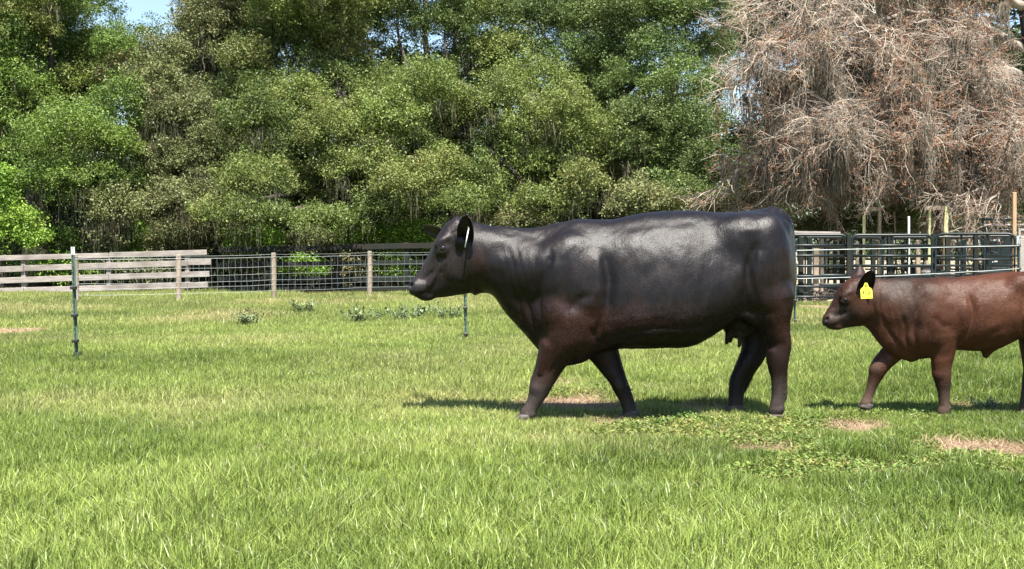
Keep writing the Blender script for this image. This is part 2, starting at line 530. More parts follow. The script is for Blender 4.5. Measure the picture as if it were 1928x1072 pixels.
# ------------------------------------------------------------------ implicit surfaces for the animals
class Field:
    def __init__(s, lo, hi, h):
        s.lo = np.array(lo, float); s.h = h
        n = np.ceil((np.array(hi) - s.lo) / h).astype(int) + 1
        s.F = np.full(n, 1.0, np.float32)
        s.ax = [(s.lo[i] + np.arange(n[i]) * h).astype(np.float32) for i in range(3)]
    def sl(s, lo, hi):
        r = []
        for i in range(3):
            a = int(max(0, math.floor((lo[i] - s.lo[i]) / s.h))); b = int(min(s.F.shape[i], math.ceil((hi[i] - s.lo[i]) / s.h) + 1))
            r.append(slice(a, max(a, b)))
        return tuple(r)
    def grid(s, q):
        return s.ax[0][q[0]][:, None, None], s.ax[1][q[1]][None, :, None], s.ax[2][q[2]][None, None, :]
    def add(s, q, d, k):
        f = s.F[q]
        hh = np.maximum(k - np.abs(f - d), 0) / k
        s.F[q] = np.minimum(f, d) - hh * hh * k * 0.25
    def cut(s, q, d, k):
        f = s.F[q]; d = -d
        hh = np.maximum(k - np.abs(f - d), 0) / k
        s.F[q] = np.maximum(f, d) + hh * hh * k * 0.25
    def ell(s, c, rad, k=0.03, rot=0.0, cut=False, ry=0.0):
        """ellipsoid; rot turns it in the x-z plane, ry about z"""
        c = np.array(c, float); R = max(rad) + k + 0.03
        q = s.sl(c - R, c + R); x, y, z = s.grid(q)
        x, y, z = x - c[0], y - c[1], z - c[2]
        if ry:
            x, y = x * math.cos(ry) + y * math.sin(ry), -x * math.sin(ry) + y * math.cos(ry)
        ca, sa = math.cos(rot), math.sin(rot)
        u = x * ca + z * sa; w = -x * sa + z * ca
        k0 = np.sqrt((u / rad[0]) ** 2 + (y / rad[1]) ** 2 + (w / rad[2]) ** 2)
        k1 = np.sqrt((u / rad[0] ** 2) ** 2 + (y / rad[1] ** 2) ** 2 + (w / rad[2] ** 2) ** 2) + 1e-6
        d = k0 * (k0 - 1) / k1
        (s.cut if cut else s.add)(q, d, k)
    def limb(s, pts, rad, k=0.02, flat=1.0, cut=False):
        """chain of tapered capsules; flat < 1 makes it thinner across y"""
        first = True
        pts = np.array(pts, float); rad = np.array(rad, float)
        if len(pts) > 2:
            sl_ = np.concatenate([[0], np.cumsum(np.linalg.norm(np.diff(pts, axis=0), axis=1))])
            tt = np.linspace(0, sl_[-1], (len(pts) - 1) * 4 + 1)
            pts = np.stack([pchip(sl_, pts[:, i], tt) for i in range(3)], -1); rad = pchip(sl_, rad, tt)
        lo = np.min(pts, 0) - max(rad) - k - 0.03; hi = np.max(pts, 0) + max(rad) + k + 0.03
        q = s.sl(lo, hi); X, Y, Z = s.grid(q)
        D = np.full(s.F[q].shape, 1.0, np.float32)
        for i in range(len(pts) - 1):
            a, b = pts[i], pts[i + 1]; ra, rb = rad[i], rad[i + 1]
            d = b - a; L2 = float(d @ d) + 1e-9
            t = np.clip(((X - a[0]) * d[0] + (Y - a[1]) * d[1] + (Z - a[2]) * d[2]) / L2, 0, 1)
            dx, dy, dz = X - a[0] - t * d[0], (Y - a[1] - t * d[1]) / flat, Z - a[2] - t * d[2]
            dd = np.sqrt(dx * dx + dy * dy + dz * dz) - (ra + (rb - ra) * t)
            kk = 0.012
            hh = np.maximum(kk - np.abs(D - dd), 0) / kk
            D = np.minimum(D, dd) - hh * hh * kk * 0.25
        (s.cut if cut else s.add)(q, D, k)
    def loft(s, O, es, en, S, top, bot, wid, cen, pu=2.4, pd=2.0, k=0.04, cap=False):
        O = np.array(O, float); es = np.array(es, float); en = np.array(en, float)
        S = np.array(S, float)
        R = max(max(np.abs(top)), max(np.abs(bot)), max(wid)) + 0.1
        ends = [O + es * S[0], O + es * S[-1]]
        q = s.sl(np.min(ends, 0) - R, np.max(ends, 0) + R)
        X, Y, Z = s.grid(q)
        X, Y, Z = X - O[0], Y - O[1], Z - O[2]
        u = X * es[0] + Z * es[2]; w = X * en[0] + Z * en[2]; u = u + 0 * Y; w = w + 0 * Y; y = np.abs(Y + 0 * u)
        uc = np.clip(u, S[0], S[-1])
        fine = np.linspace(S[0], S[-1], 400)
        def sp(v):
            return np.interp(uc, fine, pchip(S, np.array(v, float), fine)).astype(np.float32)
        T, B, W, C = sp(top), sp(bot), sp(wid), sp(cen)
        up = w > C
        hz = np.where(up, T - C, C - B)
        a = y / W; b = np.abs(w - C) / hz
        ru = (a ** pu + b ** pu) ** (1 / pu); rd = (a ** pd + b ** pd) ** (1 / pd)
        rr = np.where(up, ru, rd)
        du = np.abs(u - uc); d = (rr - 1) * np.minimum(hz, W)
        d = np.where(du > 0, np.maximum(d, 0) + du, d) if cap else d + du
        s.add(q, d.astype(np.float32), k)
    def mesh(s, smooth=3):
        Fd = s.F; n = Fd.shape
        neg = Fd < 0
        c = np.zeros((n[0] - 1, n[1] - 1, n[2] - 1), np.int8)
        for i in (0, 1):
            for j in (0, 1):
                for k in (0, 1):
                    c += neg[i:n[0] - 1 + i, j:n[1] - 1 + j, k:n[2] - 1 + k]
        act = np.argwhere((c > 0) & (c < 8))
        idx = np.full(c.shape, -1, np.int32); idx[act[:, 0], act[:, 1], act[:, 2]] = np.arange(len(act))
        acc = np.zeros((len(act), 3)); cnt = np.zeros(len(act))
        corner = [(i, j, k) for i in (0, 1) for j in (0, 1) for k in (0, 1)]
        for a in corner:
            for b in corner:
                if sum(abs(p - q) for p, q in zip(a, b)) == 1 and a < b:
                    fa = Fd[act[:, 0] + a[0], act[:, 1] + a[1], act[:, 2] + a[2]]
                    fb = Fd[act[:, 0] + b[0], act[:, 1] + b[1], act[:, 2] + b[2]]
                    m = (fa < 0) != (fb < 0)
                    t = np.where(m, fa / (fa - fb + 1e-12), 0)
                    p = np.array(a)[None] + t[:, None] * (np.array(b) - np.array(a))[None]
                    acc[m] += p[m]; cnt[m] += 1
        V = (act + acc / cnt[:, None]) * s.h + s.lo
        Fc = []
        for ax in range(3):
            sh = [slice(None)] * 3; sh2 = [slice(None)] * 3
            sh[ax] = slice(0, n[ax] - 1); sh2[ax] = slice(1, n[ax])
            a, b = neg[tuple(sh)], neg[tuple(sh2)]
            e = np.argwhere(a != b)
            o1, o2 = [(1, 2), (2, 0), (0, 1)][ax]
            ok = (e[:, o1] > 0) & (e[:, o2] > 0) & (e[:, o1] < n[o1] - 1) & (e[:, o2] < n[o2] - 1)
            e = e[ok]
            def cell(d1, d2):
                q = e.copy(); q[:, o1] -= d1; q[:, o2] -= d2
                return idx[q[:, 0], q[:, 1], q[:, 2]]
            quad = np.stack([cell(1, 1), cell(0, 1), cell(0, 0), cell(1, 0)], -1)
            fl = ~a[e[:, 0], e[:, 1], e[:, 2]]
            quad[fl] = quad[fl][:, ::-1]
            Fc.append(quad)
        Fc = np.concatenate(Fc)
        Fc = Fc[(Fc >= 0).all(1)]
        E = np.concatenate([Fc[:, [0, 1]], Fc[:, [1, 2]], Fc[:, [2, 3]], Fc[:, [3, 0]]])
        deg = np.bincount(E.ravel(), minlength=len(V)).astype(float)
        for it in range(smooth * 2):
            S_ = np.zeros_like(V)
            for ax in range(3):
                S_[:, ax] = np.bincount(E[:, 0], V[E[:, 1], ax], len(V)) + np.bincount(E[:, 1], V[E[:, 0], ax], len(V))
            f = 0.55 if it % 2 == 0 else -0.53
            V = V + f * (S_ / deg[:, None] - V)
        return V, Fc

def pchip(x, y, xi):
    h = np.diff(x); dl = np.diff(y) / h
    m = np.zeros_like(y)
    for i in range(1, len(x) - 1):
        if dl[i - 1] * dl[i] > 0:
            w1, w2 = 2 * h[i] + h[i - 1], h[i] + 2 * h[i - 1]
            m[i] = (w1 + w2) / (w1 / dl[i - 1] + w2 / dl[i])
    m[0], m[-1] = dl[0], dl[-1]
    k = np.clip(np.searchsorted(x, xi) - 1, 0, len(x) - 2)
    t = (xi - x[k]) / h[k]
    return ((2 * t ** 3 - 3 * t ** 2 + 1) * y[k] + (t ** 3 - 2 * t ** 2 + t) * h[k] * m[k] + (-2 * t ** 3 + 3 * t ** 2) * y[k + 1] + (t ** 3 - t ** 2) * h[k] * m[k + 1])

def vnormals(V, Fc):
    n = np.cross(V[Fc[:, 2]] - V[Fc[:, 0]], V[Fc[:, 3 if Fc.shape[1] == 4 else 1]] - V[Fc[:, 1 if Fc.shape[1] == 4 else 0]])
    N = np.zeros_like(V)
    for k in range(Fc.shape[1]):
        for ax in range(3):
            N[:, ax] += np.bincount(Fc[:, k], n[:, ax], len(V))
    return N / (np.linalg.norm(N, axis=1)[:, None] + 1e-9)

def ear_vf(root, tip, face, W, depth=0.35, thick=0.006, nu=12, nv=10, point=0.75):
    """cupped leaf-shaped ear with thickness; face = direction the opening looks"""
    root, tip, face = [np.array(a, float) for a in (root, tip, face)]
    L = np.linalg.norm(tip - root); e = (tip - root) / L
    face = face - e * (face @ e); face /= np.linalg.norm(face)
    sd = np.cross(e, face)
    V = []
    for side in (0, 1):
        for i in range(nu + 1):
            u = i / nu
            w = W * (0.45 + 0.55 * math.sin(math.pi * min(1, u * 1.0 + 0.06) ** point)) if u < 0.5 else W * max(0.05, math.sqrt(max(0, 1 - ((u - 0.45) / 0.56) ** 2)))
            if u < 0.5: w = W * (0.5 + 0.5 * math.sin(math.pi * u))
            for j in range(nv + 1):
                v = -1 + 2 * j / nv
                cup = -depth * W * (1 - abs(v) ** 2.0) * (1 - 0.55 * u)
                p = root + e * (L * u) + sd * (w * v * (1 - 0.15 * depth)) + face * (cup + 0.12 * L * math.sin(u * 2))
                p = p - face * thick * (1 if side else 0) * (1.3 - 0.6 * abs(v))
                V.append(p)
    n1 = (nu + 1) * (nv + 1); Fc = []
    g = lambda s_, i, j: s_ * n1 + i * (nv + 1) + j
    for i in range(nu):
        for j in range(nv):
            Fc.append((g(0, i, j), g(0, i, j + 1), g(0, i + 1, j + 1), g(0, i + 1, j)))
            Fc.append((g(1, i + 1, j), g(1, i + 1, j + 1), g(1, i, j + 1), g(1, i, j)))
    for i in range(nu):
        Fc.append((g(0, i, 0), g(0, i + 1, 0), g(1, i + 1, 0), g(1, i, 0)))
        Fc.append((g(0, i + 1, nv), g(0, i, nv), g(1, i, nv), g(1, i + 1, nv)))
    for j in range(nv):
        Fc.append((g(0, nu, j), g(0, nu, j + 1), g(1, nu, j + 1), g(1, nu, j)))
    return np.array(V), np.array(Fc)

def sphere_vf(c, rad, nu=12, nv=8):
    V, Fc = [], []
    for i in range(nv + 1):
        th = math.pi * i / nv
        for j in range(nu):
            ph = 2 * math.pi * j / nu
            V.append((c[0] + rad[0] * math.sin(th) * math.cos(ph), c[1] + rad[1] * math.sin(th) * math.sin(ph), c[2] + rad[2] * math.cos(th)))
    for i in range(nv):
        for j in range(nu):
            Fc.append((i * nu + j, (i + 1) * nu + j, (i + 1) * nu + (j + 1) % nu, i * nu + (j + 1) % nu))
    return np.array(V), Fc

def hoof_vf(c, s_, tilt=0.0):
    """cloven hoof: two claws, toes towards -x; c = centre of the sole on the ground"""
    out = []
    for sy in (-1, 1):
        prof = [(0.0, 1.0, 0.55), (0.35, 1.02, 0.62), (0.75, 0.80, 0.60), (1.0, 0.62, 0.5)]
        V, Fc = [], []
        n = 10
        for t, a, b in prof:
            for k in range(n):
                an = 2 * math.pi * k / n
                x = -0.012 * 0 + a * 0.062 * math.cos(an) * (1.15 if math.cos(an) < 0 else 0.85) + t * 0.03
                y = sy * 0.027 + b * 0.044 * math.sin(an)
                V.append((x, y, t * 0.065))
        for i in range(len(prof) - 1):
            for k in range(n):
                Fc.append((i * n + k, i * n + (k + 1) % n, (i + 1) * n + (k + 1) % n, (i + 1) * n + k))
        Fc.append(tuple(range(n - 1, -1, -1))); Fc.append(tuple(3 * n + k for k in range(n)))
        out.append((np.array(V), Fc))
    v, f = merge(out)
    v = v * s_
    ca, sa = math.cos(tilt), math.sin(tilt)
    v = np.stack([v[:, 0] * ca + v[:, 2] * sa, v[:, 1], -v[:, 0] * sa + v[:, 2] * ca], -1)
    return v + np.array(c), f

def hide_mat(name, black, brown, dusty, rough=0.42, sheen=0.25, spec=0.5):
    s = NT(name)
    o = s.obj()
    hair = s.noise(s.mapping(o, (46, 46, 9), (0, 0.35, 0)), 1.6, 5, 0.7, 0.4)
    hair2 = s.noise(s.mapping(o, (30, 30, 12), (0, -0.5, 0)), 7.0, 3, 0.6)
    blot = s.noise(o, 5.5, 4, 0.6)
    br = s.math('ADD', s.attr('brown'), s.math('MULTIPLY', s.math('ADD', s.attr('brown'), 0.25), s.mrange(blot, 0.35, 0.7, -0.45, 0.45)), clamp=True)
    br = s.math('MULTIPLY_ADD', s.math('SUBTRACT', hair, 0.5), 0.5, br, clamp=True)
    col = s.mix(br, black, brown)
    col = s.mix(s.math('MULTIPLY', s.attr('dust'), s.mrange(hair2, 0.3, 0.6), clamp=True), col, dusty)
    col = s.mix(s.attr('skin'), col, (0.012, 0.011, 0.012))
    hv = s.mrange(hair, 0.25, 0.75, 0.65, 1.35)
    col = s.mix(1.0, col, s.node('ShaderNodeCombineColor', {0: hv, 1: hv, 2: hv}).outputs[0], 'MULTIPLY')
    clump = s.noise(s.mapping(o, (55, 55, 22), (0, 0.6, 0)), 1.0, 3, 0.6, 0.8)
    b = s.math('ADD', s.math('ADD', hair, s.math('MULTIPLY', hair2, 0.7)), s.math('MULTIPLY', clump, 0.35))
    ro = s.math('ADD', s.mrange(blot, 0.3, 0.7, rough - 0.05, rough + 0.08), s.math('MULTIPLY', s.attr('dust'), 0.25))
    s.bsdf(Base_Color=col, Roughness=ro, Specular_IOR_Level=spec, Sheen_Weight=sheen, Sheen_Roughness=0.45, Sheen_Tint=(0.75, 0.72, 0.80, 1), IOR=1.42, Normal=s.bump(b, 0.30, 0.009))
    return s.m

M_eye = plain_mat('eye_black', (0.008, 0.006, 0.005), 0.08, 0, 0.6)
M_hoof = plain_mat('hoof_horn', (0.035, 0.030, 0.027), 0.7, 0, 0.3, (0.09, 0.075, 0.062), 60)

def frame_fn(Yc):
    S = F / Yc
    def T(px, py, dy=0.0):
        return np.array(P(px, py, Yc + dy))
    return S, T

def fur_clump(name, seed, n, L, w, mat):
    r = np.random.default_rng(seed); V, Fc, R_ = [], [], []
    for i in range(n):
        p = np.array((r.normal(0, .004), r.normal(0, .004), .0002)); a = r.normal(0, .16); l = L * r.uniform(.6, 1.2); rise = r.uniform(.06, .24)
        d = np.array((math.cos(a), math.sin(a), 0)); sd = np.array((-d[1], d[0], r.normal(0, .16))) * w / 2; b = len(V)
        mid = p + d * l * .5 + np.array((0, 0, l * rise * .7)); tip = p + d * l + np.array((0, 0, l * rise * .75))
        V += [p - sd, p + sd, mid + sd * .8, mid - sd * .8, tip]; Fc += [(b, b + 1, b + 2, b + 3), (b + 3, b + 2, b + 4)]; R_ += [r.random()] * 2; R_[-1] = R_[-2]
    me = mesh_np(name, np.array(V), Fc, True); set_rnd(me, R_); me.materials.append(mat)
    return me

def fur_mat(name, black, brown, dusty, rough, spec):
    s = NT(name)
    col = s.mix(s.attr('hue', 'INSTANCER'), black, brown)
    col = s.mix(s.attr('tone', 'INSTANCER'), col, dusty)
    v = s.mrange(s.attr('leafrnd'), 0, 1, .7, 1.35)
    col = s.mix(1.0, col, s.node('ShaderNodeCombineColor', {0: v, 1: v, 2: v}).outputs[0], 'MULTIPLY')
    s.bsdf(Base_Color=col, Roughness=rough, Specular_IOR_Level=spec, IOR=1.42)
    return s.m

def add_fur(root, V, Fc, attrs, coll, n, seed, avoid, U0, zfade=None):
    r = np.random.default_rng(seed)
    a, b, c, d = [V[Fc[:, i]] for i in range(4)]
    nn = np.cross(c - a, d - b); ar = np.linalg.norm(nn, axis=1) / 2
    cdf = np.cumsum(ar); k = np.searchsorted(cdf, r.random(n) * cdf[-1]); k = np.minimum(k, len(Fc) - 1)
    u, v = r.random((2, n, 1))
    p = a[k] * (1 - u) * (1 - v) + b[k] * u * (1 - v) + c[k] * u * v + d[k] * (1 - u) * v
    N = vnormals(V, Fc)
    nr = N[Fc[k, 0]] * (1 - u) * (1 - v) + N[Fc[k, 1]] * u * (1 - v) + N[Fc[k, 2]] * u * v + N[Fc[k, 3]] * (1 - u) * v
    nr /= np.linalg.norm(nr, axis=1)[:, None]
    legz = np.clip((0.62 - p[:, 2]) / .15, 0, 1)[:, None]
    fl = np.array((1, 0, -.45)) * (1 - legz) + np.array((.15, 0, -1)) * legz
    sw = (fbm2(p[:, 0], p[:, 2], .22, 90 + seed) - .5) * 2.2
    fl = fl + np.stack([np.zeros(n), np.zeros(n), sw], -1) + r.normal(0, .06, (n, 3))
    t = fl - nr * (fl * nr).sum(1)[:, None]; t /= np.linalg.norm(t, axis=1)[:, None] + 1e-6
    bb = np.cross(nr, t)
    # columns of the rotation are t, bb, nr
    ey = -np.arcsin(np.clip(t[:, 2], -1, 1)); ex = np.arctan2(bb[:, 2], nr[:, 2]); ez = np.arctan2(t[:, 1], t[:, 0])
    keep = np.ones(n, bool)
    for c_, rad in avoid: keep &= np.linalg.norm(p - c_, axis=1) > rad
    keep &= (attrs['skin'][Fc[k, 0]] < .45)
    if zfade: keep &= r.random(n) < np.clip((zfade - p[:, 2]) / .3, 0, 1)
    head = np.clip((p[:, 0] - U0) / .12, .5, 1)
    sc_ = r.uniform(.75, 1.2, n) * head * (1 - .3 * legz[:, 0])
    at = lambda nm: attrs[nm][Fc[k, 0]]
    hue = at('brown') + (fbm2(p[:, 0], p[:, 2], .12, 95) - .5) * .5 + r.normal(0, .05, n)
    scatter('hair', p[keep], np.stack([ex, ey, ez], -1)[keep], np.stack([sc_] * 3, -1)[keep], r.integers(0, 4, n)[keep], (at('dust') * .8 + r.normal(0, .05, n))[keep], hue[keep], coll, root, 'stuff')

def finish_animal(root, V, Fc, ears, mat, attrs, name='body'):
    allV, allF = [V], [Fc]
    o = len(V); n_ear = 0
    for ev, ef in ears:
        allV.append(ev); allF.append(ef + o); o += len(ev); n_ear += len(ev)
    V2, F2 = np.concatenate(allV), np.concatenate(allF)
    body = part(name, V2, F2, mat, root, True)
    for nm, dat in attrs.items():
        ear_val = {'brown': 0.15, 'dust': 0.0, 'skin': 0.0}[nm]
        d = np.concatenate([dat, np.full(n_ear, ear_val)])
        a = body.data.attributes.new(nm, 'FLOAT', 'POINT'); a.data.foreach_set('value', np.clip(d, 0, 1).astype(np.float32))
    return body

def crease(U, W, pts, sig, fade=12.0):
    """soft groove along a polyline given in the side view, fading at both ends"""
    pts = np.array(pts, float); best = np.full(len(U), 1e9); along = np.zeros(len(U)); tot = 0.0
    for a, b in zip(pts[:-1], pts[1:]):
        d = b - a; L = np.hypot(*d); t = np.clip(((U - a[0]) * d[0] + (W - a[1]) * d[1]) / L ** 2, 0, 1)
        q = np.hypot(U - a[0] - t * d[0], W - a[1] - t * d[1]); m_ = q < best
        best = np.where(m_, q, best); along = np.where(m_, tot + t * L, along); tot += L
    return np.exp(-(best / sig) ** 2) * np.clip(along / fade, 0, 1) * np.clip((tot - along) / fade, 0, 1)

def gauss(V, c, r):
    return np.exp(-((V[:, 0] - c[0]) / r[0]) ** 2 - ((V[:, 2] - c[2]) / r[1]) ** 2)

# ------------------------------------------------------------------ the black cow
YC = 7.69
S, T = frame_fn(YC)
def build_cow():
    m = lambda v: v / S
    lo = T(750, 810); hi = T(1520, 380)
    fl = Field((lo[0], YC - 0.48, -0.06), (hi[0], YC + 0.48, hi[2]), 0.0085)
    O = T(0, 462); O[1] = YC
    # torso and neck: px x, top, bottom, half width, widest line
    tab = [(893, 432, 552, 24, 490), (905, 426, 549, 30, 490), (925, 426.5, 556, 36, 495), (955, 427.5, 593, 41, 505), (985, 428.5, 628, 48, 520), (1011, 428, 655, 56, 535), (1040, 422, 678, 65, 545), (1064, 417, 688, 73, 550),
           (1093, 412.5, 683, 80, 550), (1120, 413.5, 668, 84, 545), (1150, 413, 655, 90, 545), (1187, 407, 652, 97, 545), (1228, 400, 653, 101, 545), (1265, 396.5, 653, 102, 540), (1298, 395.5, 650, 100, 535), (1330, 398.5, 634, 96, 520),
           (1356, 400, 619, 92, 505), (1385, 398.5, 606, 88, 495), (1420, 394.5, 610, 82, 490), (1448, 392, 614, 74, 490), (1470, 405, 612, 60, 500), (1485, 424, 600, 42, 505), (1493, 452, 560, 24, 505)]
    s_ = [m(t[0] - 964) for t in tab]
    zt = [T(964, t[1])[2] - O[2] for t in tab]; zb = [T(964, t[2])[2] - O[2] for t in tab]; zc = [T(964, t[4])[2] - O[2] for t in tab]
    # the table's x is measured from px 964 which lies on x = 0
    O[0] = 0.0
    fl.loft(O, (1, 0, 0), (0, 0, 1), s_, zt, zb, [m(t[3]) for t in tab], [z_ - m(34 if 9 < i_ < 17 else (18 if 1 < i_ < 20 else 0)) for i_, z_ in enumerate(zc)], 1.92, 2.5, 0.03, True)
    # head: axis from poll to muzzle
    H = T(885, 470)
    d = np.array((-0.826, 0, -0.563)); nn = np.array((-0.563, 0, 0.826))
    hs = [-22, -10, 8, 25, 42, 56, 70, 85, 100, 113, 125, 133, 139]
    ht = [56, 66.5, 65.5, 60, 52.5, 44.5, 36.5, 28.5, 21, 16.5, 14, 9, -1]
    hb = [-50, -58, -68, -72, -69, -64, -57, -50, -42, -35, -30, -20, -9]
    hw = [24, 30, 32, 34, 35, 31, 26, 22, 20, 20, 21, 18, 9]
    hc = [20, 28, 30, 28, 24, 14, 2, -4, -8, -8, -8, -7, -6]
    fl.loft(H, d, nn, [m(v) for v in hs], [m(v) for v in ht], [m(v) for v in hb], [m(v) for v in hw], [m(v) for v in hc], 2.6, 1.9, 0.035)
    hp = lambda a, b, y: H + d * m(a) + nn * m(b) + np.array((0, m(y), 0))
    for sy in (-1, 1):
        fl.ell(hp(34, 41, sy * 31), (m(17), m(7), m(7)), 0.025, 0.6)      # brow
        fl.ell(hp(40, 27, sy * 32), (m(13), m(7), m(9.5)), 0.018, 0.6)      # eyeball bulge
        fl.ell(hp(39, 30, sy * 40.5), (m(8), m(3.2), m(3.6)), 0.008, 0.75, True)  # eye slit
        fl.ell(hp(58, 17, sy * 33), (m(13), m(4), m(5)), 0.02, 0.2, True)  # tear hollow
        fl.ell(hp(30, -20, sy * 20), (m(32), m(13), m(30)), 0.03)          # cheek
        fl.ell(hp(92, 2, sy * 24.5), (m(24), m(5), m(5)), 0.025, 0.45, True)  # hollow along the nose
        fl.limb([hp(64, 4, sy * 24), hp(100, -12, sy * 20)], [m(4), m(4)], 0.02)   # facial crest
        fl.ell(hp(122, -6, sy * 17), (m(17), m(8), m(14)), 0.025)          # muzzle pad
        fl.ell(hp(129, 6, sy * 17.5), (m(6), m(6), m(4)), 0.008, 0.9, True)  # nostril
        fl.limb([hp(137, -12, sy * 20), hp(118, -19, sy * 23), hp(100, -22, sy * 23), hp(86, -20, sy * 23)], [m(2.2), m(2.4), m(2.2), m(1.2)], 0.008, 1, True)  # mouth
        fl.ell(hp(118, -27, sy * 8), (m(15), m(9), m(8)), 0.02)            # lower lip
        fl.ell(T(869, 455, sy * m(34)), (m(11), m(12), m(14)), 0.03)   # ear base
        # neck, shoulder, trunk
        fl.limb([T(898, 478, sy * m(16)), T(960, 500, sy * m(24)), T(1040, 520, sy * m(46))], [m(42), m(46), m(50)], 0.06, 0.6)
        fl.ell(T(1078, 530, sy * m(46)), (m(50), m(33), m(84)), 0.09, 0.22)  # shoulder blade
        fl.ell(T(1048, 590, sy * m(48)), (m(40), m(28), m(44)), 0.04)         # point of shoulder
        fl.ell(T(1092, 602, sy * m(50)), (m(46), m(27), m(42)), 0.035)        # upper arm
        fl.ell(T(1400, 446, sy * m(46)), (m(42), m(29), m(34)), 0.12, 0.2)         # hook bone
        fl.ell(T(1437, 505, sy * m(46)), (m(50), m(40), m(100)), 0.05, -0.1)   # thigh
        fl.ell(T(1427, 560, sy * m(44)), (m(42), m(34), m(62)), 0.04, 0.25)
        fl.ell(T(1474, 432, sy * m(30)), (m(14), m(12), m(16)), 0.03)         # pin bone
    fl.limb([T(1130, 636, 0), T(1200, 639, 0), T(1290, 638, 0)], [m(13), m(14), m(12)], 0.06)
    # udder and teats
    fl.ell(T(1392, 604), (m(34), m(34), m(36)), 0.03)
    fl.limb([T(1372, 624, -m(15)), T(1368, 645, -m(16))], [m(6.5), m(4.2)], 0.015)
    fl.limb([T(1394, 628, -m(18)), T(1392, 652, -m(19))], [m(6.5), m(4.2)], 0.015)
    fl.limb([T(1378, 624, m(15)), T(1375, 642, m(16))], [m(6.5), m(4.2)], 0.015)
    # flank fold
    fl.limb([T(1345, 600, -m(60)), T(1385, 584, -m(64)), T(1425, 592, -m(60))], [m(9), m(8), m(12)], 0.05, 0.6)
    # legs: (x, y, r) in px
    def leg(pts, yo, y_top, k=0.02, flat=0.85):
        n = len(pts)
        pts = [(x, y + max(0, y - 700) * .07, r_ * (1 - .13 * min(1, max(0, y - 690) / 40))) for x, y, r_ in pts]
        P3 = [T(x, y, m(y_top + (yo - y_top) * min(1, i / 3))) for i, (x, y, r_) in enumerate(pts)]
        fl.limb(P3, [m(r_) for _, _, r_ in pts], k, flat)
    leg([(1078, 600, 42), (1060, 640, 38), (1044, 668, 29), (1031, 698, 23), (1019, 722, 21.5), (1011, 742, 17), (1002, 759, 13.5), (994, 772, 14.5), (987, 784, 13)], -38, -50, 0.03)
    leg([(1112, 620, 44), (1132, 655, 30), (1150, 690, 21), (1163, 714, 17), (1170, 730, 16.5), (1178, 748, 13), (1185, 764, 13.5), (1188, 778, 13)], 14, 40, 0.03)
    leg([(1452, 560, 42), (1455, 600, 31), (1461, 626, 25), (1467, 648, 20), (1464, 668, 20), (1464, 690, 16.5), (1465, 712, 13), (1465, 740, 12.5), (1463, 760, 14), (1459, 776, 12.5)], -40, -48, 0.03)
    leg([(1432, 585, 42), (1427, 625, 32), (1421, 658, 24), (1408, 685, 20), (1398, 700, 17), (1388, 722, 16.5), (1386, 745, 15.5), (1385, 762, 15), (1383, 772, 13)], 34, 44, 0.03)
    fl.ell(T(1480, 651, -m(40)), (m(8), m(8), m(13)), 0.012)      # point of hock
    fl.ell(T(1455, 662, -m(46)), (m(9), m(9), m(11)), 0.012)
    fl.limb([T(1481, 610, -m(40)), T(1484, 650, -m(40)), T(1478, 690, -m(40)), T(1477, 750, -m(40))], [m(5), m(5), m(4.5), m(4.5)], 0.008)   # tendon
    fl.ell(T(1418, 690, m(34)), (m(7), m(8), m(11)), 0.012)
    fl.limb([T(1434, 640, m(34)), T(1420, 690, m(34)), T(1401, 735, m(34))], [m(5), m(5), m(4.5)], 0.008)
    fl.limb([T(1031, 738, -m(38)), T(1016, 756, -m(38)), T(1003, 778, -m(38))], [m(4), m(4), m(4)], 0.008)
    fl.limb([T(1180, 726, m(14)), T(1187, 748, m(14)), T(1193, 768, m(14))], [m(4), m(4), m(4)], 0.008)
    fl.ell(T(1166, 724, m(8)), (m(11), m(9), m(12)), 0.02)
    for q_ in (T(995, 781, -m(38)), T(1187, 776, m(14)), T(1463, 771, -m(40)), T(1387, 768, m(34))): fl.ell(q_, (m(14), m(12), m(8.5)), 0.012)
    fl.limb([T(1030, 650, -m(62)), T(1018, 700, -m(54))], [m(9), m(5)], 0.02)
    fl.limb([T(1072, 640, -m(60)), T(1045, 695, -m(50))], [m(12), m(6)], 0.02)
    fl.ell(T(1010, 730, -m(44)), (m(10), m(10), m(12)), 0.025)
    for cx_, cy_, yo in ((1001, 779, -38), (1194, 773, 14), (1472, 769, -40), (1394, 768, 34)):
        for sy in (-1, 1):
            fl.ell(T(cx_, cy_, m(yo + sy * 7)), (m(4.5), m(4), m(5.5)), 0.01)
    # tail
    fl.limb([T(1455, 402), T(1474, 410), T(1487, 440), T(1488, 500), T(1482, 560, m(8)), T(1480, 610, m(12))], [m(12), m(10), m(8), m(6), m(5), m(5)], 0.025)
    fl.limb([T(1484, 610, m(12)), T(1478, 650, m(14)), T(1475, 690, m(14))], [m(5), m(9), m(3)], 0.015)
    V, Fc = fl.mesh(3)
    Nn = vnormals(V, Fc)
    side = np.abs(Nn[:, 1])
    X, Z = V[:, 0], V[:, 2]
    U, W = X * S + 964, 462 - (Z - CH) * S
    mask = lambda cx, cy, rx, ry: np.exp(-((U - cx) / rx) ** 2 - ((W - cy) / ry) ** 2)
    # skin folds of the neck and brisket, ribs, small lumps
    fold = np.sin((U - 0.28 * (W - 500)) * 0.42 + 3.0 * noise2(U, W, 45, 3)) * mask(965, 520, 48, 75)
    fold += 0.8 * np.sin((U + 0.5 * W) * 0.36 + 2 * noise2(U, W, 30, 6)) * mask(1018, 620, 26, 48)
    fold += 0.6 * np.sin((W + 0.15 * U) * 0.40 + 4 * noise2(U, W, 40, 9)) * mask(1240, 605, 150, 22)
    ribs = np.sin((U + 0.22 * (W - 520)) * 0.19) * mask(1240, 520, 90, 70)
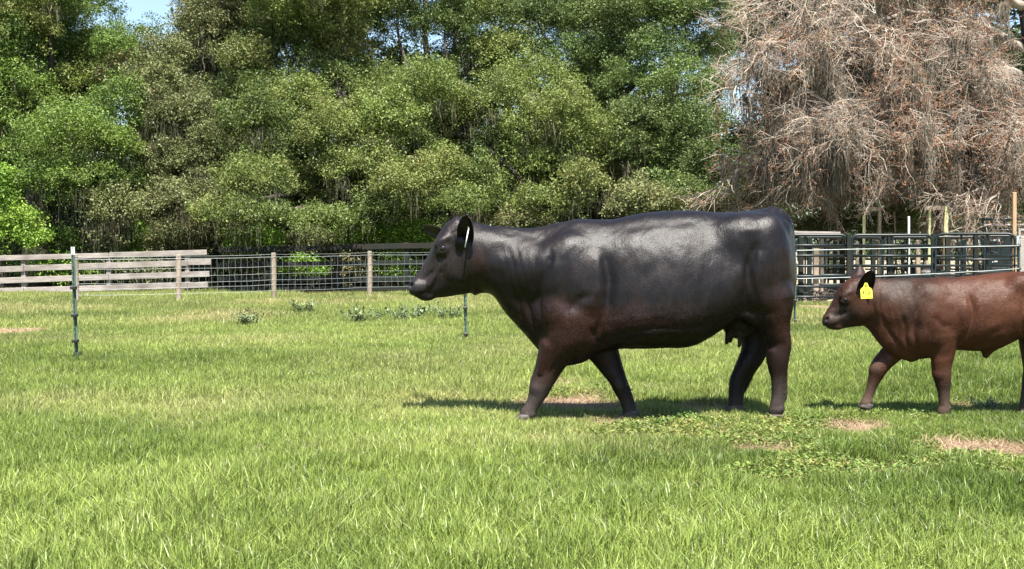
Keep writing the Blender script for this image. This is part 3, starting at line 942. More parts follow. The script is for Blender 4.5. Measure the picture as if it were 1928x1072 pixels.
    hw_ = 0.7 * np.sin((0.7 * U + W) * 0.7 + 2 * noise2(U, W, 12, 4)) * mask(857, 450, 12, 22) + 0.5 * np.sin((U - 0.5 * W) * 0.8) * mask(880, 500, 14, 30)
    lump = (noise3(V, 0.19, 2) - 0.5) * 0.024 + (noise3(V, 0.075, 5) - 0.5) * 0.007 + (noise3(V * np.array((1, 1, .5)), 0.028, 8) - 0.5) * 0.005
    lump *= np.where(U > 900, 1.0, 0.25)
    calm = np.clip((700 - W) / 60, 0.15, 1)
    dents = 0.007 * mask(1362, 480, 30, 44) + 0.014 * mask(1140, 545, 13, 70) + 0.012 * mask(1008, 575, 13, 60) + 0.014 * mask(1400, 585, 40, 10) + 0.014 * mask(1124, 628, 8, 26) + 0.006 * np.exp(-((W - (606 + (U - 1250) * -.07 + 5 * np.sin(U * .06))) / 9) ** 2 - ((U - 1260) / 120) ** 4) + 0.010 * np.exp(-((U - (1405 + (W - 560) * .25)) / 8) ** 2 - ((W - 545) / 60) ** 4) + 0.010 * mask(955, 470, 30, 16) + 0.008 * mask(1062, 560, 8, 50)
    dents -= 0.010 * mask(1180, 470, 60, 40) + 0.012 * mask(1050, 585, 24, 30) + 0.012 * mask(1095, 640, 26, 16)
    cr = lambda p_, sg, f_=20.0: crease(U, W, p_, sg, f_)
    dents = dents + 0.013 * cr([(1040, 470), (1022, 520), (1012, 570), (1020, 620), (1028, 650)], 7) + 0.010 * cr([(990, 560), (1000, 600), (1012, 635)], 4) + 0.008 * cr([(975, 545), (980, 590), (995, 625)], 4)
    dents = dents + 0.014 * cr([(1128, 470), (1140, 520), (1136, 570), (1122, 612), (1104, 640)], 9) + 0.009 * cr([(1060, 590), (1085, 560), (1115, 550)], 8) + 0.010 * cr([(1106, 610), (1120, 640), (1140, 650)], 4, 8)
    dents = dents + 0.014 * cr([(1408, 452), (1392, 500), (1388, 550), (1396, 590)], 8) + 0.008 * cr([(1462, 470), (1458, 530), (1464, 590)], 7) + 0.007 * cr([(1340, 425), (1290, 420), (1200, 428), (1130, 438)], 8, 60)
    dents = dents + 0.007 * cr([(1150, 622), (1220, 612), (1290, 614), (1350, 598), (1384, 590)], 4.5, 25) + 0.006 * cr([(1180, 634), (1260, 628), (1320, 618)], 3.5, 20)
    dents = dents - 0.012 * cr([(1122, 470), (1118, 540), (1100, 590)], 13) - 0.010 * cr([(1416, 470), (1412, 540), (1420, 590)], 12) - 0.010 * mask(1398, 434, 13, 9) - 0.008 * mask(1066, 455, 14, 22)
    dents = dents + 0.006 * cr([(1052, 660), (1030, 705)], 4) + 0.006 * cr([(1466, 600), (1474, 640)], 4)
    dsp = side * (fold * 0.0010 + ribs * 0.0016 + hw_ * 0.0016 - dents) + lump * calm
    V = V + Nn * dsp[:, None]
    low = np.clip((W - 560) / 130, 0, 1)
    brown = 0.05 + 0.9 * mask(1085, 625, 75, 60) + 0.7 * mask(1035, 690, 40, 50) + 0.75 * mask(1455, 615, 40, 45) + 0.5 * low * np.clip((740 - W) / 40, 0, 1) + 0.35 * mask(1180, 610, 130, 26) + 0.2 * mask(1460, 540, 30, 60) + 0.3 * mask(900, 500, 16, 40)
    brown = brown * np.where(V[:, 1] > YC + 0.03, 0.35, 1.0)  # far legs made blacker, their shade painted into the coat
    brown *= np.clip(1.3 + Nn[:, 2] * 1.6, 0.15, 1) * np.where(W < 700, 1, 1) + 0  # underside unbleached, and belly shade painted in as blacker coat
    dust = 0.9 * np.clip((W - 690) / 60, 0, 1) * np.where(V[:, 1] > YC + 0.0, np.clip((W - 730) / 60, 0, 1), 1.0) + 0.30 * mask(820, 500, 70, 50) + 0.35 * mask(1009, 735, 25, 22)  # dusty lower legs; on far legs it starts lower, painting shade above
    skin = mask(775, 545, 14, 14) + 0.7 * mask(1385, 640, 24, 28) + 0.8 * mask(838, 468, 7, 5)
    ears = []
    ears.append(ear_vf(T(876, 470, -m(30)), T(881, 404, -m(66)), (-0.30, -0.9, -0.35), m(19), 0.8, 0.009))
    ears.append(ear_vf(T(842, 441, m(24)), T(801, 427, m(74)), (-0.35, -0.75, -0.55), m(16), 0.5, 0.008))
    root = thing('cow', 'large glossy black cow walking left across the grass in front of the calf', 'cow', (T(1200, 0)[0], YC, 0))
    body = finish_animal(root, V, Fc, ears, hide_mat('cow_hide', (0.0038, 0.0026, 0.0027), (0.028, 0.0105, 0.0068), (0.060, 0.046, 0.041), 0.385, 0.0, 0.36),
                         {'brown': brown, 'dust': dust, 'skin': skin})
    CF = coll_of('cow_hair', [fur_clump('cow_hair', 800 + i, 9, .012, .0011, fur_mat('cow_fur_%d' % i, (0.004, 0.003, 0.0032), (0.026, 0.0105, 0.0072), (0.065, 0.050, 0.044), 0.5, .3)) for i in range(4)])
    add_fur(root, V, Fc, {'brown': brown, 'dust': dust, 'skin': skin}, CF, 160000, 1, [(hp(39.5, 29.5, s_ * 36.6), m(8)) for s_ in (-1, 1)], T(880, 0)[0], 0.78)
    for sy in (-1, 1):
        part('eye', *sphere_vf(hp(39.5, 29.5, sy * 36.6), (m(6.6), m(4.0), m(4.6)), 14, 10), M_eye, root, True)
    for x, y, yo, tl in ((982, 790, -38, 0), (1186, 786, 14, 0), (1456, 788, -40, 0), (1380, 777, 34, 0.35)):
        c_ = T(x, y, m(yo)); c_[2] = max(c_[2], 0.0) if tl == 0 else c_[2]
        if tl == 0: c_[2] = -0.006
        part('hoof', *hoof_vf(c_, 0.95, tl), M_hoof, root, True)
    M_wt = plain_mat('tag_white', (0.75, 0.75, 0.72), 0.4)
    q = T(882, 431, -m(62))
    vf = merge([beam_vf(q, q + np.array((-0.022, -0.012, -0.118)), 0.024, 0.004, 0, (1, 0.25, 0)), sphere_vf(q + np.array((0.0, -0.004, 0.008)), (0.006, 0.006, 0.006), 8, 6)])
    part('ear_tag', *vf, M_wt, root, True, label='thin white tag hanging from the near ear')
    return root
cow = build_cow()

# ------------------------------------------------------------------ the brown calf
YK = 7.79
def build_calf():
    S, T = frame_fn(YK)
    m = lambda v: v / S
    lo = T(1535, 800); hi = T(2075, 490)
    fl = Field((lo[0], YK - 0.30, -0.05), (hi[0], YK + 0.30, hi[2]), 0.0065)
    O = T(0, 462); O[1] = YK; O[0] = 0
    tab = [(1632, 532, 612, 16, 565), (1640, 528.5, 620, 20, 567), (1651, 527, 636, 24, 570), (1675, 526, 655, 29, 580), (1702, 525, 670, 37, 590), (1721, 524, 676, 43, 595), (1749, 523.5, 674, 49, 595), (1775, 523, 664, 52, 592), (1800, 522.5, 659, 55, 590),
           (1835, 519.5, 661, 58, 590), (1870, 516, 658, 58, 588), (1905, 513, 644, 54, 580), (1940, 510.5, 630, 52, 570), (1975, 511, 628, 48, 565), (2005, 517, 622, 38, 562), (2022, 533, 600, 24, 560)]
    fl.loft(O, (1, 0, 0), (0, 0, 1), [m(t[0] - 964) for t in tab], [T(964, t[1])[2] - O[2] for t in tab], [T(964, t[2])[2] - O[2] for t in tab], [m(t[3]) for t in tab], [T(964, t[4])[2] - O[2] for t in tab], 2.15, 2.1, 0.03)
    H = T(1635, 560)
    d = np.array((-0.871, 0, -0.492)); nn = np.array((-0.492, 0, 0.871))
    hs = [-22, -6, 14, 26, 37, 48, 60, 72, 83, 92, 98]
    ht = [34, 44.5, 47, 46, 42.5, 36, 27.6, 20.5, 14.5, 9, 0]
    hb = [-36, -41, -45, -44, -41, -36, -31.5, -27, -22, -17, -7]
    hw = [16, 20, 23, 24, 23.5, 21, 17, 14, 13, 12.5, 7]
    hc = [12, 18, 20, 20, 18, 10, 1, -2, -3, -4, -4]
    fl.loft(H, d, nn, [m(v) for v in hs], [m(v) for v in ht], [m(v) for v in hb], [m(v) for v in hw], [m(v) for v in hc], 2.5, 1.9, 0.025)
    hp = lambda a, b, y: H + d * m(a) + nn * m(b) + np.array((0, m(y), 0))
    for sy in (-1, 1):
        fl.ell(hp(40, 30, sy * 20), (m(11), m(5), m(5)), 0.02, 0.5)
        fl.ell(hp(45, 20, sy * 21), (m(9.5), m(5.5), m(7)), 0.014, 0.5)
        fl.ell(hp(45, 22, sy * 27.5), (m(6), m(2.8), m(2.8)), 0.006, 0.7, True)
        fl.ell(hp(58, 12, sy * 21), (m(9), m(3.5), m(4)), 0.015, 0.3, True)
        fl.ell(hp(26, -12, sy * 13), (m(22), m(10), m(20)), 0.025)
        fl.ell(hp(70, 2, sy * 16.5), (m(15), m(3.5), m(4)), 0.02, 0.45, True)
        fl.ell(hp(86, -3, sy * 11), (m(11), m(6), m(10)), 0.02)
        fl.ell(hp(91, 4.5, sy * 12.5), (m(4.6), m(4), m(3)), 0.006, 0.9, True)
        fl.limb([hp(98, -9, sy * 13), hp(82, -13, sy * 15), hp(66, -14, sy * 15)], [m(1.8), m(1.9), m(1)], 0.007, 1, True)
        fl.ell(hp(80, -19, sy * 5), (m(10), m(6), m(5)), 0.015)
        fl.ell(T(1622, 550, sy * m(20)), (m(8), m(8), m(10)), 0.02)
        fl.limb([T(1640, 565, sy * m(8)), T(1690, 580, sy * m(16)), T(1730, 585, sy * m(24))], [m(26), m(28), m(32)], 0.05, 0.6)
        fl.ell(T(1752, 582, sy * m(26)), (m(32), m(21), m(46)), 0.07, 0.2)
        fl.ell(T(1732, 625, sy * m(24)), (m(24), m(18), m(28)), 0.03)
        fl.ell(T(1768, 628, sy * m(26)), (m(28), m(20), m(30)), 0.03)
        fl.ell(T(1918, 534, sy * m(36)), (m(18), m(12), m(14)), 0.06)
        fl.ell(T(1962, 575, sy * m(28)), (m(38), m(24), m(58)), 0.04, -0.1)
        fl.ell(T(1950, 615, sy * m(27)), (m(30), m(20), m(40)), 0.03, 0.2)
    # knees, hock and fetlocks
    for q_, a_ in ((T(1770, 704, -m(24)), 12), (T(1650, 697, m(14)), 12), (T(1776, 775, -m(22)), 10), (T(1630, 761, m(16)), 9.5)): fl.ell(q_, (m(a_), m(a_ * .85), m(a_ * .9)), 0.012)
    # brisket fold, navel
    fl.limb([T(1650, 618), T(1680, 650), T(1715, 668)], [m(10), m(13), m(12)], 0.03)
    fl.limb([T(1862, 652), T(1856, 668)], [m(12), m(6)], 0.03)
    def leg(pts, yo, y_top, k=0.022, flat=0.85):
        pts = [(x, y + max(0, y - 700) * .06, r_ * (1 - .14 * min(1, max(0, y - 690) / 30))) for x, y, r_ in pts]
        fl.limb([T(x, y, m(y_top + (yo - y_top) * min(1, i / 3))) for i, (x, y, r_) in enumerate(pts)], [m(r_) for _, _, r_ in pts], k, flat)
    leg([(1776, 630, 27), (1776, 660, 20), (1773, 682, 17.5), (1773, 702, 16.5), (1775, 718, 15), (1777, 736, 11), (1778, 754, 10), (1779, 766, 11), (1777, 776, 10)], -22, -26)
    leg([(1712, 630, 26), (1690, 655, 20), (1668, 676, 17), (1655, 692, 15.5), (1650, 704, 14), (1643, 722, 10.5), (1637, 738, 9), (1632, 752, 10), (1628, 763, 9.5)], 16, 24)
    leg([(1962, 610, 30), (1960, 645, 21), (1966, 668, 16), (1972, 688, 14), (1968, 706, 12), (1965, 730, 9), (1963, 752, 9.5), (1960, 770, 10)], -22, -28)
    leg([(1950, 610, 28), (1940, 645, 20), (1940, 672, 15), (1941, 692, 13), (1936, 712, 11), (1932, 735, 9), (1930, 754, 9.5), (1927, 768, 10)], 18, 26)
    for cx_, cy_, yo in ((1788, 768, -22), (1641, 755, 16), (1971, 762, -22), (1938, 760, 18)):
        for sy in (-1, 1):
            fl.ell(T(cx_, cy_, m(yo + sy * 5)), (m(3), m(3), m(4)), 0.008)
    fl.limb([T(2000, 516), T(2020, 526), T(2028, 560), T(2026, 620), T(2022, 680)], [m(8), m(7), m(5), m(4), m(5)], 0.015)
    V, Fc = fl.mesh(3)
    Nn = vnormals(V, Fc); side = np.abs(Nn[:, 1])
    U, W = V[:, 0] * S + 964, 462 - (V[:, 2] - CH) * S
    mask = lambda cx, cy, rx, ry: np.exp(-((U - cx) / rx) ** 2 - ((W - cy) / ry) ** 2)
    fold = np.sin((U - 0.3 * (W - 560)) * 0.5 + 3 * noise2(U, W, 35, 3)) * mask(1688, 590, 34, 45)
    lump = (noise3(V, 0.11, 12) - 0.5) * 0.018 + (noise3(V, 0.05, 15) - 0.5) * 0.009 + (noise3(V * np.array((1, 1, .5)), 0.022, 8) - 0.5) * 0.004
    lump *= np.where(U > 1650, 1.0, 0.3)
    lump *= np.clip((690 - W) / 40, 0.12, 1)
    dents = 0.012 * mask(1905, 560, 14, 30) + 0.010 * mask(1808, 590, 9, 45) + 0.010 * mask(1706, 606, 9, 32)
    cr = lambda p_, sg, f_=14.0: crease(U, W, p_, sg, f_)
    dents = dents + 0.010 * cr([(1728, 545), (1712, 585), (1706, 625), (1716, 655)], 6) + 0.009 * cr([(1690, 590), (1694, 630), (1704, 655)], 4) + 0.008 * cr([(1650, 590), (1668, 625), (1690, 650)], 4)
    dents = dents + 0.010 * cr([(1800, 540), (1812, 585), (1804, 625), (1790, 652)], 6) + 0.010 * cr([(1912, 545), (1904, 590), (1906, 630)], 6) - 0.007 * cr([(1795, 560), (1788, 610)], 9)
    dents = dents + 0.006 * cr([(1735, 590), (1755, 610), (1780, 612)], 6) + 0.006 * cr([(1632, 560), (1640, 590), (1634, 610)], 4)
    V = V + Nn * (side * (fold * 0.0008 - dents) + lump)[:, None]
    brown = 0.78 + 0.3 * mask(1880, 570, 110, 70) - 0.12 * np.clip((1640 - U) / 40, 0, 1) - 0.55 * mask(1690, 540, 50, 30) - 0.45 * mask(1575, 575, 30, 40) - 0.4 * mask(1600, 600, 60, 18) - 0.5 * np.clip((W - 690) / 40, 0, 1) - 0.5 * np.clip((532 - W) / 12, 0, 1) * (U < 1800) - 0.35 * mask(1705, 590, 22, 30)
    dust = 0.75 * np.clip((W - 712) / 40, 0, 1) + 0.45 * mask(1572, 592, 18, 16) + 0.45 * mask(1700, 560, 40, 36) + 0.4 * mask(1648, 690, 16, 12) + 0.35 * mask(1775, 700, 14, 14)  # dusty legs and muzzle; the neck patch is a painted warm highlight
    skin = mask(1553, 608, 9, 10) + 0.8 * mask(1585, 566, 6, 4)
    ears = [ear_vf(T(1619, 562, -m(20)), T(1643, 508, -m(44)), (-0.35, -0.85, -0.35), m(16), 0.8, 0.006),
            ear_vf(T(1612, 540, m(20)), T(1619, 500, m(46)), (0.35, 0.85, -0.1), m(15), 0.6, 0.006)]
    root = thing('calf', 'reddish brown calf with a yellow ear tag walking behind the black cow', 'calf', (T(1780, 0)[0], YK, 0))
    finish_animal(root, V, Fc, ears, hide_mat('calf_hide', (0.010, 0.007, 0.006), (0.080, 0.027, 0.0125), (0.10, 0.070, 0.052), 0.45, 0.0, 0.3), {'brown': brown, 'dust': dust, 'skin': skin})
    CF = coll_of('calf_hair', [fur_clump('calf_hair', 820 + i, 9, .015, .0012, fur_mat('calf_fur_%d' % i, (0.010, 0.007, 0.006), (0.086, 0.030, 0.014), (0.11, 0.074, 0.054), 0.5, .35)) for i in range(4)])
    add_fur(root, V, Fc, {'brown': brown, 'dust': dust, 'skin': skin}, CF, 80000, 2, [(hp(45, 21.5, s_ * 24.8), m(6)) for s_ in (-1, 1)], T(1640, 0)[0])
    for sy in (-1, 1):
        part('eye', *sphere_vf(hp(45, 21.5, sy * 24.8), (m(4.6), m(3.2), m(3.4)), 14, 10), M_eye, root, True)
    for x, y, yo, tl in ((1773, 788, -22, 0), (1628, 770, 16, 0.3), (1957, 786, -22, 0), (1924, 778, 18, 0)):
        c_ = T(x, y, m(yo))
        if tl == 0: c_[2] = -0.006
        part('hoof', *hoof_vf(c_, 0.68, tl), M_hoof, root, True)
    M_y = plain_mat('tag_yellow', (0.60, 0.56, 0.035), 0.45, 0, 0.4, (0.50, 0.46, 0.05))
    M_ink = plain_mat('tag_ink', (0.10, 0.09, 0.02), 0.6)
    yo = -m(56)
    pts = [(1621, 563), (1643, 562), (1643, 547), (1641, 543), (1637, 541), (1634, 533), (1629.5, 533), (1626, 541), (1622, 544), (1620.5, 547)]
    top = [T(x, y, yo) for x, y in pts]
    n = len(pts)
    V = np.array(top + [p + np.array((0, 0.003, 0)) for p in top])
    V[:, 1] += (V[:, 2] - V[:, 2].min()) * 0.12
    Fc = [tuple(range(n)), tuple(range(2 * n - 1, n - 1, -1))] + [((i + 1) % n, i, i + n, (i + 1) % n + n) for i in range(n)]
    et = part('ear_tag', V, Fc, M_y, root, label='yellow tag hanging from the near ear')
    ink = []
    for x, y, w, h_, tl in ((1626, 551, 2.2, 5, .3), (1637.5, 551.5, 4, 1.6, 0), (1636, 554, 1.6, 4, .2), (1631, 544, 9, .8, 0)):
        c_ = T(x, y, yo); c_[1] += (c_[2] - V[:, 2].min()) * 0.12 - 0.0015
        ink.append(box_vf(c_, (m(w), 0.001, m(h_))))
    for v_, f_ in ink: part('printed_mark', v_, f_, M_ink, et)
    q = T(1631.5, 537, yo); q[1] += (q[2] - V[:, 2].min()) * 0.12 - 0.002
    part('tag_button', *sphere_vf(q, (0.008, 0.005, 0.008), 10, 6), M_y, et, True)
    return root
calf = build_calf()

# ------------------------------------------------------------------ fences
M_oldwood = wood_mat('weathered_board', (0.20, 0.175, 0.155), (0.37, 0.33, 0.30), (0.13, 0.11, 0.095), (2, 14, 40))
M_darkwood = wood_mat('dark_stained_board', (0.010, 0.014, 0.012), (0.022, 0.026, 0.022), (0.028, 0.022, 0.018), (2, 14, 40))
M_post = wood_mat('grey_post', (0.22, 0.175, 0.135), (0.36, 0.30, 0.23), (0.15, 0.12, 0.09), (20, 20, 1.5))
M_green = plain_mat('green_paint', (0.075, 0.125, 0.10), 0.55, 0, 0.4, (0.05, 0.075, 0.06))
M_gtube = plain_mat('dark_green_tube', (0.007, 0.015, 0.016), 0.42, 0.0, 0.35, (0.010, 0.014, 0.014), 8)
M_wire = plain_mat('galvanised_wire', (0.30, 0.33, 0.32), 0.5, 0.5, 0.5)
M_white = plain_mat('white_paint', (0.62, 0.64, 0.61), 0.5)
M_yel = plain_mat('pale_yellow_paint', (0.68, 0.66, 0.34), 0.6, 0, 0.4, (0.5, 0.45, 0.22))
M_greyst = plain_mat('grey_steel', (0.26, 0.235, 0.21), 0.6, 0.2, 0.4, (0.36, 0.33, 0.30))
M_orange = wood_mat('new_timber', (0.30, 0.19, 0.11), (0.40, 0.27, 0.16), (0.24, 0.15, 0.09), (20, 20, 1.5))
M_rope = plain_mat('yellow_rope', (0.65, 0.62, 0.22), 0.7)
M_black = plain_mat('insulator_black', (0.02, 0.02, 0.02), 0.5)

# pale board fence, left
fence = thing('board_fence', 'weathered pale four-board fence at the left, before the trees', 'fence', (P(180, 550, 27.3)[0], 27.3, 0))
r = np.random.default_rng(5)
def bz(px, row):      # centre height of each row at a pixel column
    base = (486, 507.5, 528.5, 549)[row]; end = (476, 494, 516, 537)[row]
    t = px / 380.0
    return base + (end - base) * t
for px in (-120, 45, 205, 353):
    b = np.array(P(px, bz(px, 0) - 2, 27.36)); b2 = b.copy(); b2[2] = -0.1
    part('post', *beam_vf(b2, b, 0.11, 0.10, 0.01, (0, 1, 0)), M_oldwood, fence)
for row in range(4):
    xs = [-200, -30, 205, 388 + (2, 10, 7, 4)[row]] if row % 2 == 0 else [-200, 45, 353, 388 + (2, 10, 7, 4)[row]]
    for a, b in zip(xs[:-1], xs[1:]):
        pa, pb = np.array(P(a + 0.6, bz(a, row) + r.normal(0, .5), 27.28)), np.array(P(b - 0.6, bz(b, row) + r.normal(0, .5), 27.28))
        pa[1] += r.normal(0, .004)
        part('board', *beam_vf(pa, pb, 0.028, 0.135 if row else 0.12, 0.005), M_oldwood, fence)
# dark board fence, centre
dark = thing('dark_board_fence', 'dark stained board fence in tree shade behind the wire netting', 'fence', (P(640, 545, 27.9)[0], 27.9, 0))
def dz(px, row):
    t = (px - 440) / 360.0
    return (471, 499, 527, 545)[row] + (-8, -5, -3, -2)[row] * t
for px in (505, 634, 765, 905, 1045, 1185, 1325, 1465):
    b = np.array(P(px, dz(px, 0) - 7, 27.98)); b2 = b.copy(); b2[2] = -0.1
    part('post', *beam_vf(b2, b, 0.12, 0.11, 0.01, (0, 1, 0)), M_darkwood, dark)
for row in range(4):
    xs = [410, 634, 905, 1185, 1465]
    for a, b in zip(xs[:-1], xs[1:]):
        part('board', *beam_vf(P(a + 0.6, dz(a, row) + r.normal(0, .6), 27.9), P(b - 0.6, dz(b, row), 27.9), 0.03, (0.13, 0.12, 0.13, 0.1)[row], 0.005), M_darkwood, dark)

# wire netting on wooden posts
net = thing('wire_net_fence', 'woven wire fence on grey wooden posts in front of the board fences', 'fence', (P(336, 570, 23)[0], 23.6, 0))
posts = [(142, 22.6, 480), (336, 23.3, 479), (515, 24.1, 476), (696, 25.3, 473), (880, 26.5, 471)]
tops = []
for i, (px, Yp, ty) in enumerate(posts):
    top = np.array(P(px, ty, Yp)); bot = top.copy(); bot[2] = -0.12; bot[0] += r.normal(0, 0.01)
    ring = 0.055 if i < 2 else 0.05
    v, f = tube_vf([bot, bot + (top - bot) * 0.5 + np.array((0.004, 0, 0)), top - np.array((0, 0, 0.01)), top], [ring * 1.05, ring, ring * 0.95, ring * 0.85], 10)
    part('post', v, f, M_post, net, False)
    tops.append(top)
hz_off = [0.035, 0.085, 0.28, 0.43, 0.56, 0.66, 0.78]
lines = []
for k, dzk in enumerate(hz_off):
    path = []
    for a, b in zip(tops[:-1], tops[1:]):
        for t in np.linspace(0, 1, 9)[:-1]:
            q = a + (b - a) * t; q = q.copy(); q[2] -= dzk + 0.012 * math.sin(t * math.pi) + r.normal(0, .002); q[1] -= 0.06
            path.append(q)
    lines.append(np.array(path))
    part('line_wire', *tube_vf(path, 0.0036 if k == 1 else 0.0024, 4), M_wire, net, label='straight line wire' if k == 0 else None)
vw = []
L0, L1 = lines[1], lines[-1]
for i in range(len(L0) - 1):
    n = 2
    for t in (np.arange(n) + 0.5) / n:
        bend = r.normal(0, 0.008, len(lines) - 1)
        vw.append(tube_vf([lines[k][i] * (1 - t) + lines[k][i + 1] * t + np.array((bend[k - 1], -0.003, 0)) for k in range(1, len(lines))], 0.0021, 3, False))
part('stay_wire', *merge(vw), M_wire, net, kind='stuff')

# steel T-posts with insulators
def t_post(px, py_top, py_bot, ins, white_px, lean, label, thick=1.0):
    gx_, gy_ = G(px[1], py_bot)
    loc = (gx_, gy_, 0)
    root = thing('steel_post', label, 'fence post', loc, 'thin steel posts standing in the grass')
    top = np.array(P(px[0], py_top, gy_))
    b = np.array((gx_, gy_, -0.1)); dvec = (top - b) / np.linalg.norm(top - b)
    Sx = F / gy_
    w = 0.034 * thick
    def along(py): return b + (top - b) * ((P(px[1], py, gy_)[2] + 0.1) / (top[2] + 0.1))
    ws = along(py_top + white_px)
    e = np.array((1, 0, 0.0)); 
    vf = merge([beam_vf(b, ws, 0.005, w, 0, (1, 0, 0)), beam_vf(b - np.array((0, w * 0.4, 0)), ws - np.array((0, w * 0.4, 0)), w * 0.8, 0.005, 0, (1, 0, 0))])
    shaft = part('shaft', *vf, M_green, root)
    vf = merge([beam_vf(ws, top, 0.006, w * 1.05, 0, (1, 0, 0)), beam_vf(ws - np.array((0, w * 0.4, 0)), top - np.array((0, w * 0.4, 0)), w * 0.85, 0.006, 0, (1, 0, 0))])
    part('painted_tip', *vf, M_white, root)
    studs = []
    zz = 0.12
    while zz < top[2] - 0.05:
        q = b + (top - b) * ((zz + 0.1) / (top[2] + 0.1)) - np.array((0, w * 0.86, 0))
        studs.append(box_vf(q, (0.012, 0.008, 0.012))); zz += 0.055
    part('stud', *merge(studs), M_green, root, kind='stuff')
    for py in ins:
        q = along(py)
        v, f = merge([box_vf(q - np.array((0, w * 0.5, 0)), (w * 1.5, w * 1.7, 0.03), bev=0.004), beam_vf(q - np.array((0, w, 0)), q - np.array((0, w + 0.035, 0)), 0.018, 0.018)])
        part('insulator', v, f, M_black, root)
    return root, along
tpL, alL = t_post((137, 145), 465, 681, (542, 594, 642), 15, 0, 'nearest green steel post with a white tip, at the left edge of the grass', 1.05)
tpM, alM = t_post((874, 878), 480, 645, (500, 543, 580, 629), 10, 0, 'green steel post standing under the black cow\'s jaw')
tpR, alR = t_post((1498, 1496), 475, 612, (525, 566, 604), 22, 0, 'green steel post with white top just behind the cow\'s rump')
tpE, alE = t_post((1917, 1918), 452, 606, (463, 506, 560), 10, 0, 'green steel post beside the grey gate post behind the calf\'s rump')
# electric strands
def strand(a, b, rad, mat, sag, label):
    a, b = np.array(a), np.array(b)
    pts = [a + (b - a) * t - np.array((0, 0.05, sag * 4 * t * (1 - t))) for t in np.linspace(0, 1, 14)]
    o = part('electric_wire', *tube_vf(pts, rad, 5), mat, None)
    tag(o, label, 'wire', 'electric fence wires')
strand(alM(543), alR(525), 0.006, M_rope, 0.06, 'yellow electric strand running under the cow\'s jaw')
strand(alR(472), alE(463), 0.007, M_wire, 0.0, 'upper pale wire in front of the cattle pen')
strand(alR(525), alE(506), 0.006, M_wire, 0.02, 'lower pale wire just above the calf\'s back')

# ------------------------------------------------------------------ cattle pen on the right
def tube_panel(x0, x1, Y0, Y1, py_top, label, rails=6, rad=0.022, mat=None, mid=2, z0=0.12, round_l=True, round_r=True):
    mat = mat or M_gtube
    a, b = np.array(P(x0, py_top, Y0)), np.array(P(x1, py_top, Y1))
    top = a[2]; b[2] = top
    root = thing('pen_panel', label, 'livestock panel', tuple((a + b) / 2 * np.array((1, 1, 0))), 'tube panels of the cattle pen')
    d = (b - a); L = np.linalg.norm(d); d = d / L
    R = 0.12
    def corner(c, sx):
        return [c + d * sx * (R - R * math.cos(t)) * 1.0 + np.array((0, 0, -R + R * math.sin(t))) for t in np.linspace(0, math.pi / 2, 5)]
    lo = np.array((0, 0, 1.0)) * (top - z0)
    left = [a - lo] + corner(a, 1) if round_l else [a - lo, a]
    right = ([b - lo] + corner(b, -1))[::-1] if round_r else [b, b - lo]
    part('frame', *tube_vf(left + right, rad * 1.15, 8), mat, root, True)
    for k in range(1, rails + 1):
        z = z0 + (top - z0) * (1 - k / rails) 
        part('rail', *tube_vf([np.array((a[0], a[1], z + 0.0)) + d * rad, np.array((b[0], b[1], z)) - d * rad], rad, 8), mat, root, True)
    for k in range(1, mid + 1):
        q = a + (b - a) * k / (mid + 1)
        part('upright', *beam_vf((q[0], q[1] + rad, z0), (q[0], q[1] + rad, top), 0.035, 0.012, 0, (0, 1, 0)), mat, root)
    for q, sx in ((a, -1), (b, 1)):
        part('foot', *beam_vf((q[0], q[1] - 0.0, 0.0), (q[0], q[1], z0 + 0.02), 0.05, 0.05, 0.004, (0, 1, 0)), mat, root)
    return root
tube_panel(1440, 1595, 23.4, 23.2, 443, 'front pen panel beside the cow\'s rump', 6, 0.025, mid=1)
tube_panel(1604, 1755, 23.2, 23.1, 443, 'front pen panel above the calf\'s ears', 6, 0.025, mid=1)
tube_panel(1762, 1911, 23.1, 22.6, 441, 'front pen panel above the calf\'s back', 5, 0.024, mid=2)
tube_panel(1500, 1660, 24.6, 24.8, 447, 'second row pen panel, left one', 6, 0.025, mid=2)
tube_panel(1664, 1850, 24.8, 24.6, 447, 'second row pen panel, middle one', 6, 0.025, mid=3)
tube_panel(1854, 2010, 24.4, 24.0, 445, 'second row pen panel, right one by the chute', 6, 0.025, mid=2)
tube_panel(1560, 1740, 27.2, 27.2, 450, 'rear pen panel at the back of the yard, left', 5, 0.02, mid=2)
tube_panel(1744, 1930, 27.2, 27.4, 450, 'rear pen panel at the back of the yard, right', 5, 0.02, mid=2)
# pale top rail
o = part('top_board', *beam_vf(P(1470, 437.5, 23.9), P(1582, 439.5, 23.9), 0.05, 0.055, 0.006), M_oldwood, None)
tag(o, 'pale wooden board lying along the pen top beside the cow\'s rump', 'board')
# posts of the pen
def pole(px, py0, Y, w, mat, label, py1=None, name='wooden_post', lean=0.0, rnd=False):
    top = np.array(P(px + lean, py0, Y)); b = np.array(P(px, 560, Y)); b[2] = -0.1 if py1 is None else P(px, py1, Y)[2]
    W = w * Y / F
    if rnd: v, f = tube_vf([b, (b + top) / 2, top], [W / 2 * 1.08, W / 2, W / 2 * .95], 10)
    else: v, f = beam_vf(b, top, W, W * 0.9, 0.008, (0, 1, 0))
    o = part(name, v, f, mat, None)
    return tag(o, label, 'post', 'posts of the cattle yard')
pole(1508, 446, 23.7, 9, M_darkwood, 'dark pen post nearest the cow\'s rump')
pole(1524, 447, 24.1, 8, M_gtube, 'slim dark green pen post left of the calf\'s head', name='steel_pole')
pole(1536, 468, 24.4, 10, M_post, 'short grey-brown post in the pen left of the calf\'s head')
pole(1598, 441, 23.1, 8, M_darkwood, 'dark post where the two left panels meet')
pole(1644, 446, 25.4, 8, M_darkwood, 'dark post behind the calf\'s ears')
